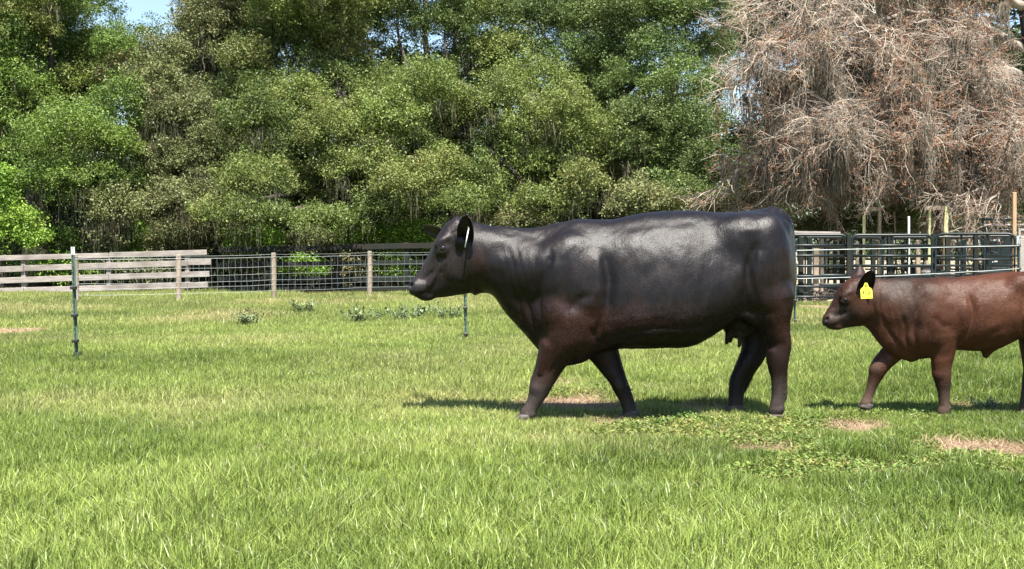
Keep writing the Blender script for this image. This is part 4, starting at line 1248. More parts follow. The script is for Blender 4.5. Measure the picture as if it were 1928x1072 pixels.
pole(1676, 442, 23.5, 11, M_darkwood, 'broad dark post over the calf\'s neck')
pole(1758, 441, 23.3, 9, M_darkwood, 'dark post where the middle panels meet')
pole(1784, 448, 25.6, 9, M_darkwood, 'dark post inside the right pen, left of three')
pole(1815, 452, 25.8, 7, M_gtube, 'slim dark post inside the right pen, between two broader posts', name='steel_pole')
pole(1837, 438, 23.3, 8, M_darkwood, 'dark post rising above the right pen panel')
pole(1626, 405, 26.2, 4, M_yel, 'thin yellowish pole under the left timber lintel')
pole(1711, 408, 25.2, 4, M_white, 'thin white pole standing alone in the pen')
pole(1690, 398, 27.5, 3, M_post, 'thin leaning grey stake behind the pen', lean=-6)
pole(1909.5, 362, 24.6, 7, M_orange, 'tall orange-brown timber post at the right edge', py1=None)
for i_, (px_, w_) in enumerate(((1548, 7), (1572, 6), (1586, 9), (1614, 6), (1660, 7), (1700, 6), (1728, 8), (1802, 6), (1855, 9), (1898, 8))):
    pole(px_, 449 + (i_ * 5 % 9), 25.9 + (i_ % 3) * .5, w_, M_darkwood if i_ % 3 else M_post, ('dark', 'thin dark', 'weathered')[i_ % 3] + ' back-row yard post, number %s from the left' % ('one two three four five six seven eight nine ten'.split()[i_]))
# two timber gate frames
def lintel(px, beam_py, Y, ws, mats, label, ext):
    root = thing('gate_frame', label, 'gate frame', (P(sum(px) / 2, 550, Y)[0], Y, 0), 'timber gate frames of the yard')
    for p_, w, mt in zip(px, ws, mats):
        top = np.array(P(p_, beam_py - 4, Y)); b = top.copy(); b[2] = -0.1
        part('post', *beam_vf(b, top, w * Y / F, w * Y / F, 0.008, (0, 1, 0)), mt, root)
    part('beam', *beam_vf(P(ext[0], beam_py, Y - 0.09), P(ext[1], beam_py, Y - 0.09), 0.04, 0.09, 0.006), M_post, root)
lintel((1628, 1656), 394, 26.4, (3.5, 6), (M_yel, M_post), 'timber gate frame with one pale post above the calf\'s ears', (1616, 1659))
lintel((1750.5, 1781), 392, 26.0, (4.5, 7), (M_yel, M_yel), 'timber gate frame with two yellow posts above the calf\'s back', (1740, 1779))
# rails of far dark fence behind the pens
fd = thing('far_pen_fence', 'low dark fence at the back of the yard under the mossy tree', 'fence', (P(1700, 520, 31)[0], 31, 0))
for py in (431, 447):
    for a, b in ((1480, 1620), (1620, 1760), (1760, 1900), (1900, 2050)):
        part('board', *beam_vf(P(a + .5, py, 31), P(b - .5, py, 31), 0.03, 0.07, 0.004), M_darkwood, fd)
for px in (1480, 1620, 1760, 1900, 2050):
    b = np.array(P(px, 428, 31.06)); b2 = b.copy(); b2[2] = -0.1
    part('post', *beam_vf(b2, b, 0.1, 0.1, 0.006, (0, 1, 0)), M_darkwood, fd)

# squeeze chute, steel: dark green plates and frame
ch = thing('cattle_chute', 'dark green steel cattle chute at the right end of the pen', 'cattle chute', (P(1880, 540, 25.6)[0], 25.6, 0))
q = lambda px, py, Y=25.6: P(px, py, Y)
part('side_plate', *beam_vf(q(1862, 474), q(1906, 474), 0.03, 0.75, 0.01), M_gtube, ch)
part('lower_plate', *beam_vf(q(1866, 522), q(1950, 522), 0.04, 0.42, 0.01), M_gtube, ch)
for px in (1860, 1908, 1952):
    part('upright', *beam_vf(P(px, 553, 25.6), P(px, 414 if px > 1900 else 438, 25.6), 0.06, 0.06, 0.006, (0, 1, 0)), M_gtube, ch)
for py in (413, 424, 434):
    part('top_rail', *tube_vf([q(1848, py), q(1960, py)], 0.03 if py != 424 else 0.02, 8), M_gtube if py != 424 else M_greyst, ch, True)
for px in (1851, 1890):
    part('brace', *beam_vf(q(px, 434), q(px, 413), 0.05, 0.04, 0.004, (0, 1, 0)), M_gtube, ch)
part('lever', *tube_vf([q(1868, 420), q(1873, 428, 25.4), q(1882, 424, 25.3)], 0.018, 6), M_black, ch, True)
dc = [box_vf(q(x_, y_, 25.58), (w_ * 25.6 / F, 0.004, h_ * 25.6 / F)) for x_, y_, w_, h_ in ((1867.5, 452.5, 2.2, 2.6), (1873, 452.5, 5, 3.2), (1881, 453, 3, 3.4), (1869, 493.5, 2, 2.2), (1875, 492.5, 6, 2.6))]
for v_, f_ in dc: part('decal', v_, f_, M_white, ch)
# grey steel gate post with square head at the right edge
gp = thing('grey_gate_post', 'broad grey square steel gate post at the right edge behind the calf', 'gate post', (P(1930, 560, 22.3)[0], 22.3, 0))
part('column', *beam_vf(P(1929, 572, 22.3), P(1929, 450, 22.3), 0.22, 0.12, 0.008, (0, 1, 0)), M_greyst, gp)
hd = [beam_vf(P(1919, 447, 22.3), P(1919, 431, 22.3), 0.04, 0.04, 0.004, (0, 1, 0)), beam_vf(P(1921.2, 433, 22.3), P(1948, 433, 22.3), 0.04, 0.04, 0.004), beam_vf(P(1921.2, 447.2, 22.3), P(1948, 447.2, 22.3), 0.04, 0.04, 0.004)]
part('square_head', *merge(hd), M_greyst, gp)
part('white_sleeve', *beam_vf(P(1916, 461, 22.12), P(1916, 446, 22.12), 0.045, 0.045, 0.006, (0, 1, 0)), M_white, gp)

# black cow resting in the pen
def lying_cow():
    Y = 26.2; S = F / Y
    T_ = lambda px, py, dy=0: np.array(P(px, py, Y + dy))
    m = lambda v: v / S
    fl = Field(T_(1690, 545, -0.6) * np.array((1, 1, 0)) + np.array((0, 0, -0.05)), T_(1785, 485, 0.6), 0.022)
    fl.ell(T_(1742, 519), (m(34), 0.36, m(20)), 0.05)
    fl.ell(T_(1765, 519), (m(18), 0.33, m(17)), 0.05)
    fl.limb([T_(1722, 512), T_(1712, 505, -0.05), T_(1706, 503, -0.08)], [m(13), m(9), m(7)], 0.05)
    fl.limb([T_(1708, 502, -0.08), T_(1699, 509, -0.12)], [m(7.5), m(4)], 0.03)
    for sy in (-1, 1):
        fl.limb([T_(1709, 500, -0.08), T_(1711 + sy * 2, 494, -0.08 + sy * 0.17)], [m(2.5), m(1.8)], 0.02)
        fl.limb([T_(1728, 530, sy * .3), T_(1712, 534, sy * .35), T_(1722, 536, sy * .4)], [m(6), m(4), m(3)], 0.03)
    fl.limb([T_(1768, 526, -.3), T_(1750, 533, -.42), T_(1765, 536, -.45)], [m(9), m(5), m(4)], 0.03)
    V, Fc = fl.mesh(2)
    n = np.zeros(len(V))
    root = thing('cow', 'small black cow lying down inside the pen, seen through the rails', 'cow', (T_(1742, 0)[0], Y, 0))
    finish_animal(root, V, Fc, [], bpy.data.materials['cow_hide'], {'brown': n, 'dust': n, 'skin': n})
lying_cow()

# ------------------------------------------------------------------ leaves, moss and twigs to scatter
def leaf_spray(name, seed, n, rad, L, wr, flat, mat, droop=0.0):
    r = np.random.default_rng(seed)
    d = r.normal(0, 1, (n, 3)); d /= np.linalg.norm(d, axis=1)[:, None]
    c = d * (rad * r.random(n) ** 0.45)[:, None]; c[:, 2] *= flat
    nrm = r.normal(0, 0.75, (n, 3)) + np.array((0, 0, 0.55)) + d * 0.4
    nrm /= np.linalg.norm(nrm, axis=1)[:, None]
    t = np.cross(nrm, r.normal(0, 1, (n, 3))); t /= np.linalg.norm(t, axis=1)[:, None]
    t[:, 2] -= droop
    b = np.cross(nrm, t)
    l = L * r.uniform(0.6, 1.3, n)[:, None]
    V = np.stack([c - t * l * .5, c + b * l * wr * .5 + nrm * l * 0.07, c + t * l * .5, c - b * l * wr * .5 + nrm * l * 0.07], 1).reshape(-1, 3)
    i = np.arange(n)[:, None] * 4
    Fc = np.concatenate([np.hstack([i, i + 1, i + 2]), np.hstack([i, i + 2, i + 3])])
    me = mesh_np(name, V, Fc)
    rr = r.random(n); set_rnd(me, np.concatenate([rr, rr]))
    me.materials.append(mat)
    return me

def moss_mesh(name, seed, n, spread, lmin, lmax, w, mat):
    r = np.random.default_rng(seed)
    V, Fc, R = [], [], []
    for i in range(n):
        x, y = r.normal(0, spread, 2); L = r.uniform(lmin, lmax); fa = r.random() * math.pi
        sx, sy = math.cos(fa), math.sin(fa); k = 6; rr = r.random(); b = len(V)
        z0 = r.uniform(-0.05, 0.08)
        for j in range(k + 1):
            t = j / k
            ww = w * r.uniform(0.5, 1.3) * (1 - t) ** 0.6 * (0.35 + min(1, t * 4) * 0.65)
            x += r.normal(0, 0.019); y += r.normal(0, 0.019)
            V += [(x - sx * ww, y - sy * ww, z0 - L * t), (x + sx * ww, y + sy * ww, z0 - L * t)]
        for j in range(k):
            q = b + 2 * j
            Fc.append((q, q + 1, q + 3, q + 2)); R.append(rr)
    me = mesh_np(name, np.array(V), Fc); set_rnd(me, R); me.materials.append(mat)
    return me

def twig_mesh(name, seed, mat_w, mat_l, n=16, L=0.75, droop=0.35, leaves=26):
    """fine branching twig spray growing along +x from the origin"""
    r = np.random.default_rng(seed)
    vf = []; tips = []
    def grow(p, d, L_, rad, lvl):
        pts = [p]; k = 5
        for j in range(k):
            d = d + r.normal(0, 0.22, 3) - np.array((0, 0, droop * 0.18)); d /= np.linalg.norm(d)
            p = p + d * L_ / k; pts.append(p)
            if lvl < 2 and r.random() < (0.85 if lvl == 0 else 0.5):
                nd = d + r.normal(0, 0.75, 3); nd /= np.linalg.norm(nd)
                grow(p, nd, L_ * r.uniform(0.4, 0.7), rad * 0.62, lvl + 1)
            if lvl > 0: tips.append(p)
        vf.append(tube_vf(pts, np.linspace(rad, rad * 0.35, len(pts)), 3, False)); tips.append(p)
    for i in range(3):
        grow(np.zeros(3), np.array((1.0, r.normal(0, .5), r.normal(0, .4))), L * r.uniform(0.7, 1.1), 0.0072, 0)
    v, f = merge(vf); nw = len(f)
    LV, LF = [], []
    for i in range(leaves):
        c = tips[r.integers(len(tips))] + r.normal(0, .02, 3)
        t = r.normal(0, 1, 3); t[2] -= .6; t /= np.linalg.norm(t); b = np.cross(t, r.normal(0, 1, 3)); b /= np.linalg.norm(b)
        l = r.uniform(.03, .06); o = len(v) + len(LV)
        LV += [c, c + t * l * .5 + b * l * .28, c + t * l, c + t * l * .5 - b * l * .28]; LF.append((o, o + 1, o + 2, o + 3))
    V = np.concatenate([v, np.array(LV)]) if LV else v
    me = mesh_np(name, V, f + LF)
    me.materials.append(mat_w); me.materials.append(mat_l)
    mi = np.array([0] * nw + [1] * len(LF), np.int32)
    me.polygons.foreach_set('material_index', mi)
    set_rnd(me, r.random(len(me.polygons)))
    return me

M_bark = wood_mat('oak_bark', (0.035, 0.029, 0.024), (0.085, 0.07, 0.06), (0.03, 0.03, 0.02), (9, 9, 2.5))
M_palebark = wood_mat('bleached_bark', (0.22, 0.185, 0.15), (0.40, 0.345, 0.285), (0.15, 0.12, 0.095), (9, 9, 5))
M_moss = foliage_mat('spanish_moss', (0.09, 0.080, 0.064), (0.24, 0.215, 0.175), (0.19, 0.14, 0.105), 0.9, 0.25, 0.1, 0.35)
M_mossd = foliage_mat('olive_moss', (0.06, 0.062, 0.040), (0.14, 0.135, 0.085), (0.15, 0.10, 0.05), 0.9, 0.2, 0.1, 0.3)  # darker grey-olive moss that hangs in the oaks
M_twig = foliage_mat('bare_twig', (0.19, 0.16, 0.13), (0.43, 0.38, 0.31), (0.32, 0.22, 0.16), 0.8, 0.0, 0.2, 0.3)
M_dead = foliage_mat('dead_leaf', (0.19, 0.06, 0.032), (0.36, 0.145, 0.075), (0.32, 0.20, 0.09), 0.7, 0.25, 0.2, 0.3)
C_moss = coll_of('moss', [moss_mesh('moss', 500 + i, 34, 0.085, 0.2, 0.85, 0.012, M_moss) for i in range(6)])
C_mossd = coll_of('oak_moss', [moss_mesh('oak_moss', 520 + i, 18, 0.13, 0.2, 0.8, 0.010, M_mossd) for i in range(4)])
C_twig = coll_of('twig', [twig_mesh('twig', 540 + i, M_twig, M_dead, leaves=(16, 100, 60, 10, 120, 30)[i]) for i in range(6)])

# kinds of foliage: (colour dark, light, alt)
def leaf_kind(nm, cd, cl, ca, L=0.066, n=38, rad=0.24, wr=0.45):
    mt = foliage_mat(nm, cd, cl, ca, 0.5, 0.26, 0.3, 0.36)
    return coll_of(nm, [leaf_spray(nm, 600 + i + hash_(nm), n, rad, L, wr, 0.55, mt) for i in range(5)])
def hash_(s_): return sum(ord(c_) * (i + 1) for i, c_ in enumerate(s_)) % 997
K_bright = leaf_kind('bright_leaf', (0.040, 0.074, 0.016), (0.135, 0.205, 0.038), (0.20, 0.20, 0.06))
K_olive = leaf_kind('olive_leaf', (0.072, 0.088, 0.034), (0.205, 0.220, 0.088), (0.28, 0.21, 0.10))
K_oak = leaf_kind('oak_leaf', (0.044, 0.072, 0.018), (0.172, 0.222, 0.056), (0.27, 0.22, 0.09))
K_dark = leaf_kind('dark_leaf', (0.036, 0.066, 0.018), (0.135, 0.192, 0.052), (0.18, 0.18, 0.08))
K_back = leaf_kind('far_leaf', (0.030, 0.052, 0.024), (0.075, 0.11, 0.045), (0.09, 0.10, 0.04), 0.12, 40, 0.45)
K_lime = leaf_kind('lime_leaf', (0.10, 0.20, 0.022), (0.20, 0.33, 0.045), (0.26, 0.30, 0.06), 0.075, 40, 0.26)

def bough_points(c, rx, ry, rz, n, r, shell=0.55):
    """points through a flattened clump, more towards its upper and outer shell"""
    d = r.normal(0, 1, (n, 3)); d /= np.linalg.norm(d, axis=1)[:, None]
    d[:, 2] = np.where((d[:, 2] < -0.15) & (r.random(n) < .8), -d[:, 2] * 0.9, d[:, 2])
    rad = shell + (1.06 - shell) * r.random(n) ** 0.6
    k = r.normal(0, 1, 3) * 3
    bumpy = 1 + 0.28 * np.sin(d[:, 0] * 5 + k[0]) * np.sin(d[:, 1] * 5 + k[1]) + 0.18 * np.sin(d[:, 2] * 7 + d[:, 0] * 6 + k[2])
    p = d * (rad * bumpy)[:, None] * np.array((rx, ry, rz)) + np.array(c)
    return p, d

def tree(name, label, base_px, Y, trunk_top, boughs, kind, seed, trunk_r=0.28, dens=1.0, back=1.6, moss=0.25, group='oak trees behind the fence', cat='tree', limbs=True, tone0=0.5, scale=1.0, bark=None, grow=1.0):
    r = np.random.default_rng(seed)
    bx = P(base_px, 500, Y)[0]
    root = thing(name, label, cat, (bx, Y, 0), group)
    pts, nrm, tn, hu, cents = [], [], [], [], []
    for bi, b in enumerate(boughs):
        px, py, rx, ry = b[:4]
        rx, ry = rx * grow * .92, ry * grow * 1.28
        Yb = Y + (b[4] if len(b) > 4 else 1.4 - max(0, py) / 400 * 3.6 + r.uniform(-1.5, 1.5))
        c = np.array(P(px, py, Yb)); sc = Yb / F
        RX, RZ = rx * sc, ry * sc; RY = RX * 0.85
        n = int(dens * 110 * (RX * RY + RX * RZ + RY * RZ) / scale ** 2) + 6
        p, d = bough_points(c, RX, RY, RZ, n, r)
        pts.append(p); nrm.append(d); cents.append((c, RX, RZ))
        tb = r.normal(tone0, 0.22)
        tn.append(np.clip(tb + r.normal(0, 0.16, n), 0, 1)); hu.append(np.clip(r.normal(0.18, 0.22) + r.normal(0, 0.15, n), 0, 1))
        if back and r.random() < 0.8:      # filler clump deeper in the crown
            c2 = c + np.array((r.normal(0, .4), r.uniform(0.8, 1.0 + back), r.normal(0.1, .4)))
            n2 = n // 2
            p, d = bough_points(c2, RX * 1.1, RY, RZ * 1.1, n2, r)
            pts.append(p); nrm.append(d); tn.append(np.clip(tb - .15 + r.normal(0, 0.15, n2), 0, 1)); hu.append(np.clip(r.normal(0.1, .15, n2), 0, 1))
    p = np.concatenate(pts); d = np.concatenate(nrm); m = len(p)
    keep = p[:, 2] > 0.15
    rot = np.stack([d[:, 1] * -0.5 + r.normal(0, .35, m), d[:, 0] * 0.5 + r.normal(0, .35, m), r.random(m) * 6.28], -1)
    sc_ = r.uniform(0.7, 1.25, m) * scale
    scatter('crown', p[keep], rot[keep], np.stack([sc_] * 3, -1)[keep], r.integers(0, 5, m)[keep], np.concatenate(tn)[keep], np.concatenate(hu)[keep], kind, root, 'stuff')
    bark = bark or M_bark
    if trunk_r > 0:
        tt = np.array(P(*trunk_top, Y)); b0 = np.array((bx, Y, -0.1))
        path = [b0 + (tt - b0) * t + np.array((0.25 * math.sin(t * 4 + seed), 0.15 * math.sin(t * 3), 0)) * t for t in np.linspace(0, 1, 9)]
        path[0] = b0
        part('trunk', *tube_vf(path, trunk_r * np.array((1.5, 1.1, 1, .9, .8, .65, .5, .3, .08)), 12), bark, root, True)
        if limbs:
            order = r.permutation(len(cents))[:9]
            for k in order:
                c, RX, RZ = cents[k]
                t0 = r.integers(2, 8); a = path[t0]
                mid = (a + c) / 2 + np.array((r.normal(0, .3), r.normal(0, .3), r.uniform(0.1, 0.6)))
                q = [a * (1 - t) ** 2 + 2 * mid * t * (1 - t) + c * t * t for t in np.linspace(0, 1, 9)]
                q = [x + r.normal(0, .035, 3) for x in q]; q[0] = a
                part('limb', *tube_vf(q, np.linspace(trunk_r * .45, .03, 9), 7), bark, root, True)
    if moss > 0:
        mp = []
        for c, RX, RZ in cents:
            n = int(moss * 26 * RX * RZ) if c[2] < 5.2 else int(moss * 5 * RX * RZ)
            for _ in range(n):
                a = r.random() * 6.28; q = math.sqrt(r.random())
                mp.append(c + np.array((RX * q * math.cos(a), RX * .8 * q * math.sin(a), -RZ * r.uniform(0.1, .8))))
        if mp:
            mp = np.array(mp); k = len(mp)
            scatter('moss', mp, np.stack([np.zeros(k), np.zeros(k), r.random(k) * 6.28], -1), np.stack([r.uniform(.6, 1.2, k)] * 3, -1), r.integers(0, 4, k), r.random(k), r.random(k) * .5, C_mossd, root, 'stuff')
    return root

tree('oak_tree', 'deep green oak with layered boughs filling the top left corner', 70, 31.0, (60, 120),
     [(130, 262, 92, 40), (60, 296, 60, 36), (200, 286, 48, 34), (35, 205, 55, 34), (20, 160, 50, 30), (88, 25, 70, 42), (90, 90, 80, 40), (190, 112, 58, 40), (40, 50, 60, 48), (218, 100, 34, 36), (-30, 100, 70, 50), (-20, 250, 60, 50, .6),
      (230, 205, 40, 42), (150, 165, 50, 28), (60, -40, 100, 50), (90, -60, 70, 45), (-60, 0, 90, 70), (120, 345, 90, 30), (40, 370, 70, 32, 1.2), (205, 355, 60, 34), (-60, 330, 70, 50, 1.2), (100, 180, 40, 26, .8)],
     K_bright, 11, 0.32, 1.0, 1.8, 0.25, tone0=.55, grow=1.25)
tree('oak_tree', 'olive grey mossy oak right of the blue sky notch', 330, 32.0, (350, 130),
     [(252, 150, 46, 42), (312, 115, 40, 40), (300, 165, 55, 40), (378, 55, 42, 46), (390, 110, 58, 50), (332, 222, 62, 46), (285, 282, 62, 42), (268, 350, 56, 48), (335, 320, 58, 44), (350, 385, 66, 36), (400, 15, 60, 45), (440, 60, 50, 46),
      (400, 210, 48, 44), (395, 290, 46, 44), (425, -45, 60, 50), (300, 420, 60, 26), (215, 400, 50, 36), (430, -60, 60, 40)],
     K_olive, 12, 0.3, 0.95, 1.6, 1.1, tone0=.5, grow=1.15)
tree('oak_tree', 'broad olive green oak with rounded boughs behind the wire fence', 655, 31.0, (650, 150),
     [(455, 182, 58, 38), (482, 235, 72, 42), (432, 285, 52, 42), (560, 205, 74, 44), (622, 165, 72, 42), (660, 112, 52, 36), (600, 62, 58, 34), (560, 292, 80, 42), (650, 252, 78, 44), (738, 232, 66, 40), (770, 285, 64, 38),
      (832, 205, 52, 44), (800, 160, 58, 34), (862, 245, 34, 38), (700, 322, 72, 34), (482, 345, 72, 36), (422, 345, 50, 38), (562, 362, 66, 32), (762, 352, 58, 32), (520, 92, 62, 38), (462, 120, 46, 36), (588, 118, 44, 28), (700, 175, 50, 34),
      (640, 10, 80, 36), (530, 20, 60, 40), (480, 408, 66, 22), (610, 415, 60, 20), (720, 395, 70, 24), (560, -40, 100, 45), (830, 330, 50, 36), (420, 400, 50, 26)],
     K_oak, 13, 0.34, 1.05, 1.7, 0.35, tone0=.65, grow=1.15)
tree('oak_tree', 'dense green oak directly above the black cow\'s shoulders', 905, 31.6, (770, 90),
     [(892, 120, 62, 40), (960, 105, 58, 38), (1002, 165, 74, 40), (945, 205, 72, 44), (1055, 208, 56, 38), (1082, 258, 72, 44), (1140, 242, 42, 32), (1000, 262, 72, 40), (932, 285, 52, 34), (1040, 315, 72, 34), (1128, 300, 44, 32), (985, 345, 56, 32),
      (835, 60, 62, 40), (740, 40, 62, 40), (880, 20, 56, 40), (790, -30, 90, 45), (1095, 350, 46, 32), (900, 340, 40, 34), (930, 385, 60, 26), (1030, 385, 70, 24), (860, 390, 50, 26)],
     K_oak, 14, 0.3, 1.0, 1.6, 0.4, tone0=.5, grow=1.15)
tree('oak_tree', 'tall dark green oak between the cow\'s back and the bare tree', 1135, 32.4, (1180, 120),
     [(1100, 40, 76, 44), (1180, 30, 66, 42), (1250, 20, 58, 42), (1330, 40, 60, 42), (1150, 100, 62, 40), (1232, 110, 56, 40), (1312, 110, 56, 40), (1182, 170, 56, 40), (1272, 168, 62, 40), (1338, 180, 36, 44), (1242, 232, 56, 40),
      (1310, 252, 52, 40), (1190, 232, 46, 36), (1262, 300, 56, 40), (1340, 310, 50, 38), (1372, 352, 46, 32), (1010, 40, 66, 42), (1060, 120, 56, 40), (950, 30, 58, 40), (1160, -40, 110, 45), (1300, -45, 110, 45), (1020, -40, 90, 40), (1180, 290, 40, 40), (1300, 380, 70, 28)],
     K_dark, 15, 0.3, 1.0, 1.6, 0.2, tone0=.6, grow=1.15)
tree('shrub', 'rounded pale green bush just above the cow\'s hips', 1205, 28.6, (1205, 400), [(1195, 378, 46, 34, 0), (1240, 388, 40, 30, 0), (1165, 400, 30, 22, 0)], K_olive, 16, 0.05, 1.2, 0, 0, 'shrubs below the oaks', 'shrub', False, .75)
tree('shrub', 'bright lime green leafy bush at the left edge', 5, 28.15, (5, 400), [(-10, 380, 42, 46, 0), (30, 425, 42, 34, 0), (-20, 440, 60, 40, 0), (5, 340, 22, 24, 0), (60, 452, 34, 20, 0)], K_lime, 17, 0.05, 1.0, 0, 0, 'shrubs below the oaks', 'shrub', False, .6)
for i, (px, py, rx, ry, kd, lb) in enumerate(((110, 455, 48, 26, K_bright, 'low green bush behind the left T-post top'), (190, 445, 42, 24, K_olive, 'low olive bush behind the pale boards, left one'), (265, 452, 40, 24, K_lime, 'low yellow-green bush behind the pale boards'),
                                           (320, 448, 44, 28, K_olive, 'low olive bush over the end of the pale boards'), (390, 440, 46, 30, K_olive, 'dusty olive bush where pale boards give way to dark'), (480, 452, 50, 20, K_lime, 'low light green undergrowth left of the first grey post'),
                                           (585, 450, 54, 22, K_olive, 'low olive undergrowth between two grey posts'), (690, 448, 54, 22, K_lime, 'light green undergrowth above the third grey post'), (775, 446, 44, 24, K_lime, 'light green undergrowth by the cow\'s forehead'),
                                           (980, 420, 60, 24, K_olive, 'olive undergrowth showing over the cow\'s neck'), (1385, 385, 50, 26, K_olive, 'olive undergrowth over the cow\'s tailhead'), (1550, 425, 50, 20, K_olive, 'dull olive bush behind the pen, under the moss'),
                                           (1720, 405, 44, 34, K_lime, 'light green bush between the two timber gate frames'), (1850, 385, 60, 40, K_dark, 'dark green bush behind the chute'), (1935, 380, 40, 46, K_bright, 'green bush behind the tall timber post at the right edge'),
                                           (1620, 415, 34, 22, K_dark, 'dark low bush behind the left gate frame'), (1680, 425, 40, 18, K_olive, 'low olive bush behind the white pole'))):
    Yb = 28.9 + (i * 7 % 5) * 0.25
    tree('shrub', lb, px, Yb, (px, py), [(px, py, rx, ry, 0), (px + rx * .5, py + 8, rx * .6, ry * .8, .3), (px - rx * .55, py + 10, rx * .6, ry * .7, .2)], kd, 40 + i, 0.03, 0.75, 0, 0, 'shrubs below the oaks', 'shrub', False, .45)

for i, (px, rx, kd, lb) in enumerate(((455, 34, K_olive, 'low plant seen through the wire left of the second grey post'), (560, 40, K_lime, 'light plant seen through the wire right of the second grey post'), (655, 34, K_olive, 'pale plant seen through the wire left of the third grey post'), (735, 32, K_lime, 'light plant seen through the wire before the cow\'s nose'), (250, 50, K_olive, 'low growth seen between the pale boards'), (90, 60, K_lime, 'low growth seen between the leftmost pale boards'))):
    tree('shrub', lb, px, 28.7, (px, 500), [(px, 508, rx, 22, 0), (px + rx, 515, rx * .6, 16, .2)], kd, 140 + i, 0.02, 0.55, 0, 0, 'shrubs below the oaks', 'shrub', False, .5)

# far row of trees that closes the view, with small gaps to the sky
rb = np.random.default_rng(99)
HOLES = ((262, 15, 95), (560, 118, 26), (805, 100, 26), (1062, 120, 24), (1170, 55, 30), (1395, 190, 50), (1340, 60, 18), (690, 90, 18), (1185, 190, 18))
far = (('far tree standing behind the top left oak', 60, -120, 190), ('far tree seen around the sky notch', 380, 300, 480), ('far tree behind the broad olive oak', 640, 480, 800), ('far tree behind the oak over the cow\'s shoulders', 950, 790, 1120),
       ('far tree behind the tall dark oak', 1260, 1100, 1400), ('far tree behind the mossy bare tree, left one', 1560, 1400, 1720), ('far tree behind the mossy bare tree, right one', 1880, 1710, 2100))
for i, (lb, bpx, x0, x1) in enumerate(far):
    bs = []
    for k in range(46):
        x, y = rb.uniform(x0 - 20, x1 + 20), rb.uniform(-60, 450)
        if 1470 < x < 1900 and y > 385: continue
        rx = rb.uniform(34, 62)
        if any((x - hx) ** 2 + (y - hy) ** 2 < (hr + rx * .75) ** 2 for hx, hy, hr in HOLES): continue
        if 225 < x < 300 and y < 70: continue
        bs.append((x, y, rx, rx * .75, rb.uniform(-1.5, 1.5)))
    tree('oak_tree', lb, bpx, 38.5 + (i % 2) * 1.2, (bpx + 10, 100), bs, K_back, 60 + i, 0.3, 0.55, 0, 0, 'far trees closing the view', 'tree', True, .4, 1.6)
# undergrowth mass far behind, reads as one dark bank
p_ = []
for k in range(5200):
    x = rb.uniform(-17, 17); y = rb.uniform(31.5, 42); h_ = rb.random() ** 1.3 * (1.6 + 1.6 * noise2(x, y, 3.0, 4)) + 0.05
    if 7.0 < x / y * 34 < 15 and rb.random() < .93: continue
    p_.append((x, y, h_))
p_ = np.array(p_); k = len(p_)
scatter('undergrowth', p_, np.stack([rb.normal(0, .4, k), rb.normal(0, .4, k), rb.random(k) * 6.28], -1), np.stack([rb.uniform(.7, 1.2, k)] * 3, -1), rb.integers(0, 5, k), rb.random(k), rb.random(k) * .6, K_back, None, 'stuff', 'dark shaded undergrowth on the ground beneath the trees', 'undergrowth')

p_ = []
for k in range(5200):
    x = rb.uniform(-55, 62); y = rb.uniform(88, 100)
    p_.append((x, y, rb.random() * (6 + 4 * noise2(x, y, 6.0, 8)) + .3))
p_ = np.array(p_); k = len(p_)
scatter('distant_woods', p_, np.stack([rb.normal(0, .4, k), rb.normal(0, .4, k), rb.random(k) * 6.28], -1), np.stack([rb.uniform(2, 3.4, k)] * 3, -1), rb.integers(0, 5, k), rb.random(k), rb.random(k) * .5, K_back, None, 'stuff', 'distant woods seen low between the trunks', 'woods')

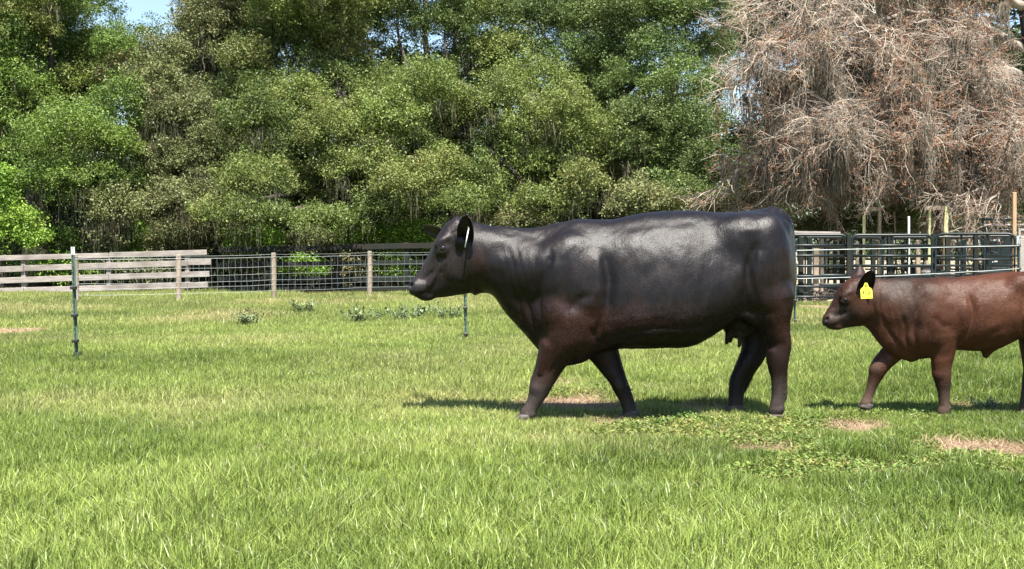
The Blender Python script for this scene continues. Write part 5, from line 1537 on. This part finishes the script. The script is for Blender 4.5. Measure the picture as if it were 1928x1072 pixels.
# ------------------------------------------------------------------ the bare tree draped with moss
def mossy_tree():
    r = np.random.default_rng(21)
    Y = 28.0
    bx = P(1975, 500, Y)[0]
    root = thing('bare_tree', 'bleached bare tree draped in grey hanging moss with rusty dead leaves', 'tree', (bx, Y, 0))
    tp = [np.array((bx, Y, -0.1))] + [np.array(P(x, y, Y + dy)) for x, y, dy in ((1978, 400, 0), (1970, 300, .1), (1962, 200, .2), (1950, 110, .1), (1935, 20, 0), (1925, -80, .2))]
    part('trunk', *tube_vf(tp, [.5, .36, .32, .3, .26, .2, .12], 12), M_bark, root, True)
    main = [
        [(1965, 215, 0), (1905, 135, -.6), (1850, 128, -.9), (1760, 148, -1.3), (1690, 130, -1.5), (1615, 105, -1.6), (1570, 60, -1.4), (1500, 35, -1.2), (1430, 45, -1.0)],
        [(1968, 290, 0), (1925, 300, -1.0), (1880, 335, -1.6), (1835, 355, -1.8), (1795, 378, -2.0)],
        [(1950, 110, 0), (1880, 60, .4), (1790, 35, .3), (1700, 20, 0), (1600, -20, -.2)],
        [(1955, 150, 0), (1880, 165, .8), (1800, 160, 1.0), (1700, 190, .8), (1600, 215, .6), (1480, 205, .5), (1390, 175, .3), (1340, 165, .2)],
        [(1935, 20, 0), (1850, -30, -.5), (1740, -60, -.8), (1600, -70, -1)],
        [(1760, 148, -1.3), (1740, 170, -1.6), (1690, 195, -1.9), (1665, 205, -2.0)],
        [(1615, 105, -1.6), (1585, 125, -1.9), (1580, 165, -2.1), (1590, 205, -2.2), (1610, 235, -2.3), (1650, 285, -2.4)],
        [(1585, 180, -2.1), (1560, 215, -2.2), (1552, 260, -2.3), (1540, 300, -2.3)],
        [(1790, 35, .3), (1778, 100, -.3), (1782, 165, -.8), (1760, 200, -1.1), (1740, 260, -1.3), (1720, 290, -1.3)],
        [(1700, 190, .8), (1620, 240, .2), (1540, 260, -.2), (1450, 285, -.3), (1370, 310, -.5), (1320, 300, -.5)],
        [(1600, 215, .6), (1520, 270, .4), (1450, 330, .1), (1400, 350, 0), (1350, 355, -.1)],
        [(1500, 35, -1.2), (1440, 70, -1.4), (1400, 110, -1.4), (1375, 140, -1.3)],
        [(1962, 200, 0), (1900, 215, 1.2), (1830, 240, 1.6), (1760, 250, 1.7), (1680, 270, 1.6)],
        [(1850, 128, -.9), (1830, 200, -1.4), (1815, 260, -1.5), (1825, 320, -1.6)],
        [(1700, 20, 0), (1640, 60, -.5), (1560, 100, -.8), (1490, 130, -.9), (1420, 150, -.9)],
        [(1968, 250, 0), (1930, 230, -1.4), (1900, 260, -1.8), (1890, 300, -1.9)],
        [(1700, 130, -1.4), (1650, 80, -1.8), (1600, 20, -2), (1540, -10, -2)],
        [(1850, 60, .3), (1820, 90, -.6), (1850, 120, -1.2), (1880, 190, -1.4)],
    ]
    main = [[(1500 - (1500 - x) * .72 if x < 1500 else x, y, d) for (x, y, d) in b] for b in main]
    main = [[(x + (0 if i == 0 else r.normal(0, 3)), y, d) for i, (x, y, d) in enumerate(b)] for b in main]
    anchors, adir, fine = [], [], []
    def resample(pts, n):
        pts = np.array(pts); s_ = np.concatenate([[0], np.cumsum(np.linalg.norm(np.diff(pts, axis=0), axis=1))])
        t = np.linspace(0, s_[-1], n)
        return np.stack([pchip(s_, pts[:, k], t) for k in range(3)], -1)
    for bi, b in enumerate(main):
        p = resample([P(x, y, Y + d) for x, y, d in b], 22)
        p[1:] += r.normal(0, 0.022, p[1:].shape)
        r0 = 0.12 if bi in (0, 3, 4) else (0.12 if bi in (1, 2, 12) else 0.065)
        part('branch', *tube_vf(p, np.linspace(r0, 0.014, 22), 7), M_palebark, root, True)
        # secondary branches
        for k in range(3, 22):
            anchors.append(p[k]); adir.append(p[k] - p[k - 1])
            for _ in range(2):
                if r.random() > 0.72: continue
                d = (p[k] - p[k - 1]); d /= np.linalg.norm(d)
                nd = d * .8 + r.normal(0, .75, 3) + np.array((-0.15, -0.25, -0.05)); nd /= np.linalg.norm(nd)
                L = r.uniform(.6, 1.7); q = [p[k]]; c = p[k].copy()
                for j in range(8):
                    nd = nd + r.normal(0, .26, 3) - np.array((0, 0, .10)); nd /= np.linalg.norm(nd)
                    c = c + nd * L / 8; q.append(c)
                    if j > 1: anchors.append(c); adir.append(nd.copy())
                fine.append((q, np.linspace(r.uniform(.018, .042), .008, 9)))
                if r.random() < .8:
                    j0 = r.integers(2, 7); nd2 = nd + r.normal(0, .8, 3); nd2 /= np.linalg.norm(nd2); c = q[j0]; q2 = [c]
                    for j in range(6):
                        nd2 = nd2 + r.normal(0, .3, 3) - np.array((0, 0, .12)); nd2 /= np.linalg.norm(nd2); c = c + nd2 * L * .6 / 6; q2.append(c); anchors.append(c); adir.append(nd2.copy())
                    fine.append((q2, np.linspace(.013, .005, 7)))
    part('small_branch', *merge([tube_vf(q, rd, 4, False) for q, rd in fine]), M_palebark, root, True, 'stuff')
    an, ad = np.array(anchors), np.array(adir); ad /= np.linalg.norm(ad, axis=1)[:, None] + 1e-9
    n = 2150
    k = r.integers(0, len(an), n)
    p = an[k] + r.normal(0, .04, (n, 3)); d = ad[k] + r.normal(0, .5, (n, 3))
    yaw = np.arctan2(d[:, 1], d[:, 0]); pit = -np.arctan2(d[:, 2], np.hypot(d[:, 0], d[:, 1]))
    sc_ = r.uniform(.55, 1.1, n)
    U = p[:, 0] / p[:, 1] * F + CX; W = HY - (p[:, 2] - CH) / p[:, 1] * F
    hole = ((U - 1395) / 55) ** 2 + ((W - 190) / 28) ** 2 < 1
    kp = ~(hole & (r.random(n) < .75)) & (r.random(n) < np.clip((U - 1300) / 170, .25, 1))
    redz = fbm2(U, W, 110, 70)
    idx = np.where(r.random(n) < (redz - .25) * 1.5, r.choice([1, 2, 4], n), r.choice([0, 3, 5], n))
    scatter('twigs', p[kp], np.stack([r.random(n) * 6.28 * 0, pit, yaw], -1)[kp], np.stack([sc_] * 3, -1)[kp], idx[kp], np.clip(r.normal(.55, .25, n), 0, 1)[kp], np.clip(r.normal(.3, .25, n), 0, 1)[kp], C_twig, root, 'stuff')
    n = 3000
    k = r.integers(0, len(an), n); p = an[k] + r.normal(0, .05, (n, 3))
    U = p[:, 0] / p[:, 1] * F + CX; W = HY - (p[:, 2] - CH) / p[:, 1] * F
    kp = (p[:, 2] > 2.7) & (r.random(n) < np.clip((U - 1380) / 150, .05, 1) * np.clip(.30 + (W - 60) / 220, .22, 1))
    sc_ = r.uniform(.6, 1.25, n)
    # extra curtain that hangs low, its own lower edge uneven
    m2 = 1500
    px = r.uniform(1450, 1960, m2); py = r.uniform(215, 325, m2); dy = r.uniform(-2, 2.2, m2)
    p2 = np.array([P(a, b, Y + c) for a, b, c in zip(px, py, dy)])
    P_ = np.concatenate([p[kp], p2]); S_ = np.concatenate([sc_[kp], r.uniform(.8, 1.35, m2)]); q = len(P_)
    cl = fbm2(P_[:, 0], P_[:, 1] + P_[:, 2] * .3, .7, 80)
    sel = cl > .42; P_, S_, cl = P_[sel], S_[sel], cl[sel]; q = len(P_)
    scatter('moss', P_, np.stack([np.zeros(q), np.zeros(q), r.random(q) * 6.28], -1), np.stack([S_ * .9, S_ * .9, S_], -1), r.integers(0, 6, q), np.clip((cl - .35) * 2.2 + r.normal(0, .15, q), 0, 1), r.random(q) * .7, C_moss, root, 'stuff')
mossy_tree()

# trunk behind the gate frames
o = part('tree_trunk', *tube_vf([(P(1771, 500, 28.5)[0], 28.5, -.1), P(1771, 440, 28.5), P(1770, 380, 28.5), P(1768, 250, 28.6), P(1766, 120, 28.7)], [.13, .11, .1, .09, .05], 10), M_bark, None, True)
tag(o, 'slim dark tree trunk beside the yellow posts of the right gate frame', 'tree')

# ------------------------------------------------------------------ weeds standing in the field
def field_weed_mesh(seed, w, h):
    r = np.random.default_rng(seed)
    vf = []; V, Fc = [], []
    stems = []
    for i in range(20):
        a = r.random() * 6.28; tip = np.array((math.cos(a) * w * r.uniform(.2, 1), math.sin(a) * w * r.uniform(.2, 1), h * r.uniform(.5, 1)))
        b = np.array((math.cos(a), math.sin(a), 0)) * w * .15
        q = [b * (1 - t) + tip * t + np.array((0, 0, .25 * h * t * (1 - t))) for t in np.linspace(0, 1, 5)]
        vf.append(tube_vf(q, np.linspace(.004, .002, 5), 3, False)); stems.append(q)
    V, Fc = merge(vf); V = list(V)
    for q in stems:
        for j in range(16):
            t = r.uniform(.2, 1); k = int(t * 3.99); c = np.array(q[k]) * (1 - (t * 4 - k)) + np.array(q[min(4, k + 1)]) * (t * 4 - k)
            dr = r.normal(0, 1, 3); dr[2] = abs(dr[2]) * .5; dr /= np.linalg.norm(dr); sd = np.cross(dr, (0, 0, 1.0)); sd /= np.linalg.norm(sd) + 1e-6
            L = r.uniform(.03, .08); b = len(V)
            V += [c, c + dr * L * .5 + sd * L * .2, c + dr * L, c + dr * L * .5 - sd * L * .2]; Fc.append((b, b + 1, b + 2, b + 3))
    me = mesh_np('weed_plant', np.array(V), Fc); set_rnd(me, r.random(len(me.polygons)))
    return me
s = NT('grey_weed')
rn = s.attr('leafrnd')
s.bsdf(Base_Color=s.mix(rn, (0.05, 0.085, 0.035), (0.17, 0.21, 0.09)), Roughness=0.6)
M_gw = s.m
wm = [field_weed_mesh(700 + i, .36, .24) for i in range(3)]
for me in wm: me.materials.append(M_gw)
wn_ = [field_weed_mesh(710 + i, .2, .12) for i in range(2)]
for me in wn_: me.materials.append(M_weed)
for i, (px, py, sc_, lb) in enumerate(((475, 618, 1.15, 'dark green weed plant in the grass, farthest left of the weeds'), (574, 592, 1.0, 'weed plant below the second grey post'), (678, 611, 1.1, 'dark weed plant between the cow\'s muzzle and the third post, lower one'),
                                     (720, 606, .8, 'small weed plant left of the cow\'s muzzle shadow'), (764, 612, 1.2, 'spreading weed plant below the cow\'s muzzle'), (800, 598, .9, 'weed plant under the cow\'s chin'), (845, 606, 1.1, 'weed plant just left of the middle steel post'),
                                     (1850, 776, .45, 'small leafy weed clump beside the calf\'s front hoof'), (1285, 792, .5, 'leafy weed clump in front of the cow\'s belly shadow'), (1245, 806, .45, 'smaller leafy weed clump by the far front hoof'))):
    o = bpy.data.objects.new('weed_plant', wm[i % 3] if i < 8 else wn_[i % 2]); SC.collection.objects.link(o)
    x, y = G(px, py); o.location = (x, y, 0); o.rotation_euler = (0, 0, i * 1.7); o.scale = (sc_,) * 3
    tag(o, lb, 'weed', 'weed plants in the pasture')

# brush and litter heap at the foot of the pen
r = np.random.default_rng(31)
vf = []
for i in range(260):
    x = r.uniform(6.0, 9.5); y = r.uniform(23.0, 24.2); z = r.uniform(0, .22) * (1 - abs(x - 6.6) / 4)
    a = r.random() * 6.28; L = r.uniform(.15, .5)
    c = np.array((x, y, max(.01, z))); d = np.array((math.cos(a), math.sin(a) * .5, r.normal(0, .2))) * L / 2
    vf.append(tube_vf([c - d, c + np.array((0, 0, .02)), c + d], .009, 4, False))
o = part('brush_litter', *merge(vf), M_bark, None, kind='stuff')
tag(o, 'dead sticks and brown litter at the foot of the pen', 'litter')
print('SCENE BUILT', len(bpy.data.objects))
